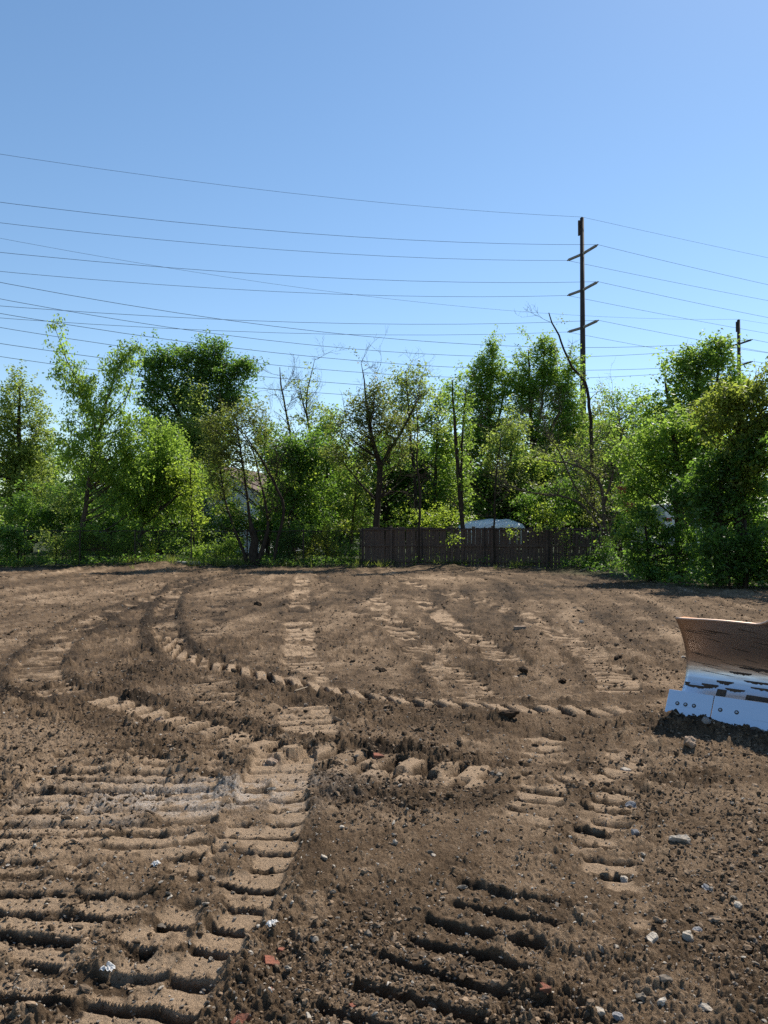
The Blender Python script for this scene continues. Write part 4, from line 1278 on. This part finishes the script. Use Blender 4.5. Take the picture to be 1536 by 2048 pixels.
tree('ash_tree', 'broad bright green ash tree in front of the shorter power pole', 'tree', 1385, 32,
     [[(1380,1110,.24),(1378,960,.2),(1384,840,.14),(1400,720,.05)],[(1380,900,.12),(1340,810,.07),(1330,760,.03)],[(1382,880,.1),(1430,780,.06),(1440,700,.03)]],
     [(1385,690,22,26),(1435,690,26,28),(1405,725,42,35),(1360,735,32,34),(1450,730,26,36),(1335,775,36,32),(1390,790,55,45),(1450,790,40,40),(1310,820,30,40),(1360,860,60,50),(1430,860,60,50),(1310,890,40,45),(1480,790,30,40)], L_MID, .14, 12, 30, .22, 123, limb=.5, droop=.35,
     extra=[('pale_crown', [(1360,850,70,50,-2.6),(1330,900,55,40,-2.6),(1420,900,50,50,-2.6)], L_PALE, .15, 5, 22, .28, .35)])
# --- middle layer that closes the belt
tree('mid_layer_tree', 'mid green tree between the vine choked stems and the bare twiggy pair', 'tree', 535, 41,
     [[(535,1112,.13),(538,980,.10),(532,880,.05)]], [(530,870,26,36),(550,920,40,40),(565,985,45,40),(545,1040,45,30),(452,1000,30,42),(440,960,26,26),(508,1045,28,26),(488,948,20,16),(470,1040,24,30)], L_MID, .15, 8, 26, .25, 140)
tree('mid_layer_tree', 'fresh green tree right below the bare tip of the sparse poplar', 'tree', 655, 42,
     [[(655,1112,.13),(652,980,.10),(660,870,.05)]], [(660,850,30,36),(640,890,40,40),(680,905,40,40),(655,960,60,45),(670,1015,55,40)], L_MID, .15, 8, 26, .25, 141)
tree('mid_layer_tree', 'green leafy tree between the thin crowned tree and the ivy clad stems', 'tree', 872, 42,
     [[(872,1112,.13),(870,980,.10),(876,850,.05)]], [(880,810,26,36),(865,860,40,45),(900,880,36,45),(870,930,50,45),(890,985,45,40)], L_MID, .15, 8, 26, .25, 142)
tree('mid_layer_tree', 'fresh green tree under the gap between the pointed maple and the twin spires', 'tree', 1020, 43,
     [[(1020,1112,.13),(1018,980,.10),(1024,880,.05)]], [(1020,860,35,40),(1000,910,45,40),(1055,920,45,40),(1020,970,60,40)], L_PALE, .15, 8, 24, .25, 143)
tree('mid_layer_tree', 'mid green tree filling the space right of the power pole foot', 'tree', 1225, 41,
     [[(1225,1112,.13),(1222,980,.10),(1230,870,.05)]], [(1230,860,35,40),(1205,900,40,45),(1255,915,40,45),(1225,960,60,45),(1260,1000,45,40),(1180,980,40,45)], L_MID, .15, 8, 26, .25, 144)
tree('mid_layer_tree', 'green tree behind the bright leafy tree and the slim young stem', 'tree', 345, 43,
     [[(345,1112,.13),(342,980,.10),(350,890,.05)]], [(345,900,45,40),(320,960,55,45),(385,970,50,45),(350,1020,60,40)], L_MID, .15, 8, 26, .25, 145)
# --- nearer, at the right
tree('sunlit_tree', 'yellow green sunlit tree with a straight trunk at the right, in front of the ash', 'tree', 1362, 25.5,
     [[(1362,1160,.20),(1360,1080,.17),(1356,990,.15),(1352,920,.11),(1345,860,.06)],[(1356,960,.08),(1400,890,.06),(1430,830,.03)]],
     [(1300,880,40,40),(1350,855,45,38),(1395,870,45,42),(1290,940,45,42),(1330,925,40,45),(1270,990,38,35),(1390,930,45,45),(1300,975,26,22),(1250,900,26,30),(1420,900,50,40),(1370,965,40,26)], L_MID, .125, 13, 24, .19, 124, limb=.5, droop=.4,
     extra=[('rust_leaves', [(1245,978,8,14,-.8),(1257,1010,7,7,-.9)], L_RUST, .10, 45, 8, .09, .8)])
tree('golden_tree', 'golden green tree rising at the right edge above the dark bushes', 'tree', 1480, 23,
     [[(1482,1165,.2),(1480,1050,.17),(1475,940,.13),(1480,840,.06)]],
     [(1440,795,30,30),(1480,790,40,30),(1520,790,34,40),(1450,840,45,40),(1510,850,45,45),(1462,800,26,16),(1525,755,24,20),(1550,830,40,70),(1470,895,50,40),(1525,905,40,45),(1415,850,26,30),(1490,950,50,40),(1405,815,14,14)], L_GOLD, .13, 13, 24, .2, 125, limb=.5, droop=.5)
tree('shaded_tree', 'deep green shaded tree filling the right edge under the golden crown', 'tree', 1440, 23,
     [[(1440,1170,.16),(1436,1080,.14),(1440,980,.10),(1450,920,.05)]],
     [(1440,930,50,42),(1500,910,45,50),(1405,1010,42,40,.8),(1370,985,40,30,1),(1460,990,60,48),(1530,970,45,60),(1420,1020,45,40),(1500,1060,55,45),(1545,1060,40,60),(1400,960,28,40)], L_DEEP, .13, 14, 30, .2, 126, droop=.4)
tree('dark_bush', 'large dark bush reaching down to the soil at the right edge', 'bush', 1490, 21.8,
     [[(1490,1175,.06),(1494,1100,.05),(1490,1040,.03)],[(1460,1175,.04),(1452,1100,.03)]],
     [(1440,1090,50,40),(1500,1090,50,45),(1545,1100,40,60),(1410,1120,35,35),(1470,1135,55,30),(1530,1140,40,30)], L_DEEP, .12, 16, 26, .18, 127, droop=.4)
tree('dark_bush', 'dark green bush bulging onto the soil at the right end of the boards', 'bush', 1300, 24.8,
     [[(1300,1158,.06),(1296,1100,.05),(1290,1050,.03)]],
     [(1260,1070,36,34),(1300,1055,40,35),(1345,1078,34,18),(1390,1060,30,34),(1285,1030,26,26),(1340,1085,38,38),(1290,1110,42,34),(1245,1110,22,28),(1335,1125,40,30),(1380,1110,30,40),(1315,1140,32,16),(1296,1135,26,18,-.5)], L_DEEP, .12, 15, 26, .18, 128, droop=.4,
     extra=[('sun_toned_leaves', [(1250,1060,30,20,-.6),(1225,1075,22,22,-.4),(1270,1040,40,18,-.5),(1240,1120,14,22,-.8)], L_LIME, .12, 9, 12, .2, .5)])  # sun on the bush painted with lime coloured leaves
tree('offside_tree', 'leafy tree at the right beyond the bulldozer, its crown reaching the edge of the picture', 'tree', 1640, 20.5,
     [[(1640,1180,.2),(1640,1000,.16),(1630,850,.09)]],
     [(1620,870,70,60),(1690,880,70,70),(1620,970,75,70),(1700,990,70,80),(1600,1070,50,60),(1660,1090,70,60)], L_DEEP, .14, 10, 26, .22, 129, droop=.4)
tree('offside_tree', 'tall leafy tree standing outside the right edge and shading the soil', 'tree', 1850, 20.5,
     [[(1850,1185,.2),(1850,1000,.16),(1840,800,.09)]],
     [(1830,820,100,80),(1930,850,90,90),(1850,950,110,90),(1800,900,70,80)], L_DEEP, .16, 7, 24, .26, 130, droop=.4)

# --- shrubs and undergrowth along the chain link fence
shr = [
 ('dark_bush', 'dark ivy covered bush at the far left end of the chain link fence', 34, 34.3, [(20,1085,45,32),(60,1095,34,30),(5,1060,40,30),(35,1120,50,16)], L_DEEP, .12, 14, 24),
 ('lime_shrub', 'bright lime shrub glowing behind the mesh beside the leaning stump', 298, 35.6, [(300,1108,24,18),(285,1120,22,10),(318,1118,18,12)], L_LIME, .12, 20, 16),
 ('leafy_shrub', 'sunlit shrub behind the mesh below the leaning box elder', 215, 35.8, [(190,1070,50,22),(240,1078,45,25),(150,1085,40,26),(210,1105,60,18),(262,1062,30,18)], L_MID, .13, 12, 20),
 ('climbing_shrub', 'yellow green climber hanging on the mesh between the left edge and the box elder', 110, 35.4, [(95,1075,32,22),(130,1060,30,16),(115,1100,36,22),(120,1000,30,28),(145,985,20,20)], L_PALE, .12, 11, 18),
 ('broad_shrub', 'low green shrub along the mesh just left of the vine choked stump', 430, 35.6, [(420,1100,40,22),(460,1095,35,24),(380,1108,30,18),(350,1095,26,24),(440,1120,50,10)], L_MID, .12, 12, 20),
 ('yellow_shrub', 'pale yellow shrub behind the mesh between the stump and the wooden boards', 650, 36, [(640,1085,30,24),(672,1100,26,20),(655,1060,22,16),(620,1108,30,16)], L_GOLD, .11, 15, 17),
 ('shaded_shrub', 'deep green shrub in the shade right of the vine choked stump', 575, 35.2, [(575,1080,32,32),(600,1060,34,28),(560,1110,34,16),(700,1100,16,24)], L_DEEP, .12, 13, 22),
 ('ground_shrub', 'low dark green shrub at the foot of the boards near their right end', 1170, 31.4, [(1165,1125,26,13),(1195,1115,22,20),(1140,1130,18,8),(1215,1095,16,30)], L_DEEP, .10, 22, 20),
 ('hanging_vine', 'light leaved vine hanging over the boards above the wire mesh', 1130, 32.2, [(1130,1065,10,16),(1128,1048,16,8),(1025,1062,8,14),(1135,1090,5,10),(905,1075,10,14),(1080,1056,14,9)], L_LIME, .10, 30, 9),
 ('backlit_hedge', 'backlit yellow green thicket seen just above the boards', 850, 37.5, [(830,1035,45,22),(880,1030,50,26),(790,1040,30,20),(1075,1030,40,24),(1120,1035,40,22)], L_LIME, .12, 9, 16),
 ('distant_thicket', 'deep green thicket behind the wooden boards on the right half', 1150, 38.5, [(1130,1000,50,45),(1190,1010,50,50),(1230,1030,45,40),(1060,1010,40,40)], L_DEEP, .14, 9, 24),
 ('distant_thicket', 'dark thicket in deep shade behind the leaning box elder', 130, 40, [(60,1010,60,45),(130,1010,60,45),(210,1030,55,40),(100,1060,60,30),(290,1060,60,35)], L_DEEP, .15, 10, 26),
 ('distant_thicket', 'dark thicket behind the mesh between the stump and the boards', 620, 40.5, [(560,1060,60,45),(630,1050,60,45),(700,1060,50,40),(450,1070,50,40),(380,1075,50,40)], L_DEEP, .15, 9, 26),
]
for k, (nm, lab, px, d, lobes, mt, sz, dens, per) in enumerate(shr):
    stem = [[(px, 1125, .03), (px + 3, 1095, .022), (px - 3, 1060, .01)], [(px + 12, 1125, .022), (px + 18, 1090, .015), (px + 22, 1060, .008)]]
    tree(nm, lab, 'vine' if 'vine' in nm else 'shrub', px, d, stem, lobes, mt, sz, dens, per, .17, 300 + k, droop=.35, limb=.35)

def undergrowth():
    rs = np.random.default_rng(88)
    cr = Crown()
    n = 5200
    x = rs.uniform(-20, 15, n)
    y = np.array([fence_y(q) for q in x]) + rs.uniform(-1.1, 6.0, n)**1.0
    keep = fbm(x*1.2, y*1.2, 3, 401) > .50
    wood = (x > -1.2) & (x < 9.8) & (y < fence_y(x) + .4)
    keep &= ~(wood & (rs.uniform(0, 1, n) > .22))
    x, y = x[keep], y[keep]
    xr = rs.uniform(8, 18, 1500); yr = 21.5 + rs.uniform(0, 10, 1500)
    kr = xr > 8.6 + (yr - 23)*-.1 + rs.normal(0, .5, 1500)
    x = np.concatenate([x, xr[kr]]); y = np.concatenate([y, yr[kr]])
    h = soil(x, y)[0]
    C = np.stack([x, y, h + rs.uniform(.05, .32, len(x))], 1)
    cr.put(C, .11, 89, .13, 7, .1)
    o = cr.build('undergrowth', L_DEEP, None)
    tag(o, 'weeds and low leafy ground cover along the fence and under the trees', 'undergrowth', kind='stuff')
undergrowth()

def grass_tufts():
    rs = np.random.default_rng(91)
    n = 1500
    x = rs.uniform(-20, 14, n)
    y = np.array([fence_y(q) for q in x]) - np.abs(rs.normal(0, .8, n)) + .3
    k = fbm(x*.9, y*.9, 3, 431) > .60
    x, y = x[k], y[k]
    C = np.stack([x, y, soil(x, y)[0] + .03], 1)
    cr = Crown(); n = len(x)*9
    c = np.repeat(C, 9, 0) + rs.normal(0, .05, (n, 3))*np.array([1, 1, .1])
    cr.leaf(c, .30, rs, -1.05, .075, np.clip(rs.normal(.5, .3, n), 0, 1))
    tag(cr.build('grass_tufts', L_OLIVE, None), 'ragged grass tufts along the back edge of the soil', 'grass', kind='stuff')
grass_tufts()
# ------------------------------------------------------------------ stones, rubble and rubbish lying on the soil
M_STONE = simple('pale limestone', (.44, .385, .315), (.24, .195, .15), .85, scale=14, bump=.6, bscale=60)
M_GREY = simple('grey stone', (.27, .26, .26), (.17, .165, .165), .85, scale=14, bump=.6, bscale=60)
M_RBRICK = simple('broken red brick', (.27, .09, .052), (.15, .075, .048), .9, scale=20, bump=.6, bscale=80)
M_TBRICK = simple('pale dusty brick', (.33, .24, .17), (.24, .17, .12), .9, scale=20, bump=.5, bscale=80)
M_LUMP = simple('dark damp soil lump', (.035, .024, .016), (.060, .040, .026), .95, scale=14, bump=.9, bscale=40, spec=.1)
M_PLASTIC = simple('white torn plastic', (.62, .61, .59), (.36, .34, .31), .6, scale=10, bump=.3, bscale=30)
def ico(sub):
    import bmesh
    bm = bmesh.new()
    bmesh.ops.create_icosphere(bm, subdivisions=sub, radius=.5)
    v = np.array([q.co[:] for q in bm.verts]); f = [tuple(x.index for x in p.verts) for p in bm.faces]
    bm.free()
    return v, f
IV, IF = ico(4)
def rock(name, px, py, wpx, asp, mat, label, cat='stone', cuts=7, seed=0, rz=None, group=None, sink=.40, rough=.12, tilt=.2):
    g = G(px, py)
    w = wpx/FPX*g[1]
    rs = np.random.default_rng(seed*7 + int(px))
    v = IV.copy()
    for k in range(cuts):
        nn = rs.normal(0, 1, 3); nn /= np.linalg.norm(nn)
        dd = v @ nn
        lim = rs.uniform(.24, .40)
        v = v - np.outer(np.maximum(dd - lim, 0)*.92, nn)
    n3 = (vn(v[:, 0]*5 + 9 + seed, v[:, 1]*5 + v[:, 2]*3, 3) - .5) + .5*(vn(v[:, 0]*13 + seed, v[:, 1]*13 + v[:, 2]*9, 4) - .5)
    v = v*(1 + rough*2*n3[:, None])
    v = v*np.array([1, asp[0], asp[1]])*w*1.15
    me = bpy.data.meshes.new(name)
    me.from_pydata([tuple(q) for q in v], [], IF)
    o = link(name, me, mat)
    z = gz(g[0], g[1])
    o.location = (g[0], g[1], z + w*asp[1]*(.5 - sink))
    o.rotation_euler = (rs.uniform(-tilt, tilt), rs.uniform(-tilt, tilt), rs.uniform(0, 6.28) if rz is None else rz)
    tag(o, label, cat, group)
    return o
rock('stone', 1360, 1682, 40, (.62, .55), M_STONE, 'largest pale angular stone, alone on the right side of the foreground', rz=-.35, seed=1)
rock('stone', 1304, 1884, 30, (.8, .75), M_STONE, 'chalky white rounded stone at the end of the right hand groove prints', seed=2, cuts=10)
rock('stone', 1376, 1880, 28, (.7, 1.0), M_STONE, 'tall pale stone standing just right of the chalky white one', seed=3, rz=.6)
rock('stone', 1394, 1862, 18, (.7, .7), M_GREY, 'small grey stone leaning behind the tall pale stone', seed=31)
rock('stone', 1249, 1750, 20, (.8, 1.0), M_STONE, 'pale upright stone above the right hand groove prints', seed=4)
rock('stone', 1412, 1776, 21, (.8, .85), M_GREY, 'grey rounded stone right of the upright pale one', seed=5)
rock('stone', 1476, 1812, 22, (.7, .6), M_STONE, 'flat tan stone near the right edge of the foreground', seed=6)
rock('stone', 1052, 1930, 24, (.6, .35), M_STONE, 'thin white stone chip beside the long diagonal furrows', seed=7, rz=-.3)
rock('stone', 1270, 1668, 15, (.9, .9), M_GREY, 'bluish grey stone left of the largest pale stone', seed=8)
rock('stone', 1410, 2014, 27, (.6, .4), M_STONE, 'pale flat stone at the bottom right corner', seed=9)
rock('stone', 1042, 2026, 22, (.7, 1.1), M_STONE, 'upright whitish stone at the bottom edge right of centre', seed=10)
rock('stone', 1235, 2032, 22, (.8, .7), M_GREY, 'grey stone at the bottom edge, right part', seed=11)
rock('stone', 1197, 2024, 24, (.7, .6), M_STONE, 'cream stone at the bottom edge left of the grey one', seed=12)
rock('stone', 1262, 1612, 30, (.7, .7), M_GREY, 'dark grey slabby stone leaning in the churned soil in front of the blade', seed=13, rz=.5)
rock('stone', 1412, 1470, 19, (.8, .8), M_GREY, 'grey stone in the shadow at the foot of the bulldozer blade', seed=14)
rock('stone', 790, 1693, 13, (.8, .9), M_STONE, 'small white stone on the plain soil in the middle of the foreground', seed=15)
rock('stone', 866, 1713, 11, (.7, .6), M_STONE, 'tiny white chip just right of the small white stone', seed=16)
rock('stone', 648, 1722, 14, (.8, .8), M_STONE, 'pale pebble right of the stepped prints', seed=17)
rock('stone', 1250, 1535, 24, (.7, .4), M_STONE, 'flat tan stone in the churned soil right of the second row of blocks', seed=18)
rock('stone', 1163, 1246, 12, (.8, .8), M_STONE, 'white stone far out on the graded soil right of centre', seed=19)
rock('stone', 1366, 1312, 9, (.8, .7), M_STONE, 'white stone just left of the bulldozer blade', seed=20)
rock('stone', 1030, 1350, 12, (.8, .5), M_STONE, 'pale stone beside the black soil lump in the middle distance', seed=21)
rock('soil_lump', 1378, 1503, 32, (.8, .7), M_TBRICK, 'crumbly tan lump of soil in front of the blade shadow', 'soil lump', seed=22, rough=.2)
rock('soil_lump', 765, 1338, 16, (.9, .8), M_LUMP, 'dark soil lump on the graded soil at the centre', 'soil lump', seed=23, rough=.2)
rock('soil_lump', 1048, 1346, 19, (.9, .7), M_LUMP, 'black soil lump right of the ladder of track prints', 'soil lump', seed=24, rough=.2)
rock('soil_lump', 1126, 1361, 16, (.9, .6), M_LUMP, 'flat black soil lump halfway to the bulldozer blade', 'soil lump', seed=25, rough=.2)
rock('soil_lump', 1238, 1320, 16, (.9, .7), M_LUMP, 'dark soil lump at the end of the far right track prints', 'soil lump', seed=26, rough=.2)
rock('soil_lump', 515, 1215, 14, (.9, .7), M_LUMP, 'dark soil lump in the far field left of centre', 'soil lump', seed=27, rough=.2)
rock('soil_lump', 1013, 1447, 46, (.5, .3), M_LUMP, 'long black slab of damp soil below the row of blocks', 'soil lump', seed=28, rough=.15, rz=.0, sink=.3)
rock('soil_lump', 540, 1528, 36, (.8, .7), M_TBRICK, 'tan lump of dry soil where the two rows of blocks meet', 'soil lump', seed=29, rough=.2)
rock('soil_lump', 320, 1445, 30, (.7, .7), M_TBRICK, 'tan broken lump of soil left of the first blocks of the near row', 'soil lump', seed=30, rough=.2)
def brick(px, py, size, label, mat, rz, tilt=(0, 0), seed=0, chip=True):
    import bmesh
    g = G(px, py)
    bm = bmesh.new()
    bmesh.ops.create_cube(bm, size=1)
    bmesh.ops.subdivide_edges(bm, edges=bm.edges[:], cuts=5, use_grid_fill=True)
    rs = np.random.default_rng(seed)
    for v in bm.verts:
        c = np.array(v.co)
        if chip:
            k = max(0, (c[0]*1.2 + c[1]*.7*rs.uniform(.8, 1.2) - .42))
            c[0] -= k*.8; c[1] -= k*.4
        c = c*np.array(size) + rs.normal(0, .018, 3)*min(size)
        v.co = c
    me = bpy.data.meshes.new('brick')
    bm.to_mesh(me); bm.free()
    o = link('brick', me, mat)
    o.location = (g[0], g[1], gz(g[0], g[1]) + size[2]*.12)
    o.rotation_euler = (tilt[0], tilt[1], rz)
    tag(o, label, 'brick')
brick(1040, 1257, (.19, .10, .07), 'whole pale brick lying alone on the graded soil right of centre', M_TBRICK, .1, seed=1, chip=False)
brick(482, 2026, (.052, .036, .04), 'bright orange red brick fragment at the bottom edge left of centre', M_RBRICK, .9, (.3, -.5), 2)
brick(543, 1918, (.06, .045, .035), 'dark red brick fragment half sunk in the soil left of centre', M_RBRICK, .3, (.2, .3), 3)
brick(562, 1894, (.026, .02, .018), 'little orange brick chip above the dark red fragment', M_RBRICK, 1.3, (.2, .1), 4)
brick(757, 1522, (.07, .05, .035), 'reddish brick chip lying among the near row of blocks', M_RBRICK, .2, (.1, .1), 5)
brick(1088, 1994, (.042, .03, .02), 'brownish red brick fragment beside the long diagonal furrows', M_RBRICK, .2, (.2, .0), 6)
brick(706, 2004, (.022, .018, .015), 'tiny red brick chip at the bottom edge near the centre', M_RBRICK, .7, (.2, .0), 7)
brick(540, 1980, (.026, .018, .016), 'small red brick chip between the two larger fragments', M_RBRICK, 2.0, (.2, .0), 8)
def scrap(px, py, w, label, seed, name='plastic_scrap', cat='scrap'):
    g = G(px, py)
    n = 16
    rs = np.random.default_rng(seed)
    vs = []
    for i in range(n):
        for j in range(n):
            u, v = i/(n-1) - .5, j/(n-1) - .5
            r = 1 - .35*vn(np.array([u*5 + seed]), np.array([v*5.]), 5)[0]
            z = .5*vn(np.array([u*6 + seed*3]), np.array([v*6.]), 6)[0] + .25*vn(np.array([u*15 + seed]), np.array([v*15.]), 7)[0]
            vs.append((u*w*r, v*w*.8*r, z*w*.6*(1.2 - 2*(u*u + v*v))))
    fs = [(i*n+j, (i+1)*n+j, (i+1)*n+j+1, i*n+j+1) for i in range(n-1) for j in range(n-1)
          if not (abs(i - n/2) > n*.36 and abs(j - n/2) > n*.30 + rs.uniform(-1, 2))]
    m = MB(); m.add(vs, fs)
    o = m.build(name, M_PLASTIC)
    o.location = (g[0], g[1], gz(g[0], g[1]) - w*.08)
    o.rotation_euler = (0, 0, rs.uniform(0, 6))
    tag(o, label, cat)
scrap(544, 1856, .055, 'crumpled white plastic scrap at the right of the stepped prints', 3)
scrap(216, 1920, .06, 'torn white plastic scrap in the crushed prints at the lower left', 4)
scrap(311, 1728, .05, 'small white plastic scrap between the left hand track prints', 5)
M_STICK = simple('pale dry stick', (.34, .27, .19), (.24, .18, .12), .85, scale=12)
def stick(pts, r, label, d=None):
    P = []
    for (px, py, dz) in pts:
        g = G(px, py); P.append((g[0], g[1], gz(g[0], g[1]) + dz))
    m = MB().tube(P, list(np.linspace(r, r*.6, len(P))), 6)
    o = m.build('stick', M_STICK)
    tag(o, label, 'stick')
stick([(1425,1150,.0),(1424,1152,.25),(1420,1154,.55)], .035, 'pale broken stick leaning out of the dark bushes at the right edge')
stick([(1052,1132,.03),(1068,1139,.05),(1082,1142,.04)], .03, 'dry stick lying at the foot of the boards')
stick([(590,1392,.02),(615,1382,.03),(640,1372,.02)], .006, 'long pale straw lying across the soil left of the row of blocks')
stick([(1330,1150,.03),(1352,1153,.05),(1366,1158,.03)], .028, 'dry fallen branch in the shade before the right hand bush')
stick([(1160,1144,.03),(1180,1143,.08),(1200,1146,.04)], .03, 'bent twig on the soil before the ground shrub')
def litter_stuff():
    rs = np.random.default_rng(41)
    m = MB()
    for k in range(420):
        x = rs.uniform(-18, 13)
        y = fence_y(x) - abs(rs.normal(0, .7)) - .15
        if x > 7: y -= rs.uniform(0, 8)
        a = rs.uniform(0, 3.14); L = rs.uniform(.12, .7)
        p0 = np.array([x - math.cos(a)*L/2, y - math.sin(a)*L/2]); p1 = np.array([x + math.cos(a)*L/2, y + math.sin(a)*L/2])
        hh = soil(np.array([p0[0], x, p1[0]]), np.array([p0[1], y, p1[1]]))[0]
        m.tube([(p0[0], p0[1], hh[0] + .02), (x, y, hh[1] + rs.uniform(.02, .10)), (p1[0], p1[1], hh[2] + rs.uniform(.0, .12))], rs.uniform(.004, .014), 4)
    o = m.build('twig_litter', M_TWIG)
    tag(o, 'dead twigs and brush strewn along the edge of the soil', 'twigs', kind='stuff')
litter_stuff()
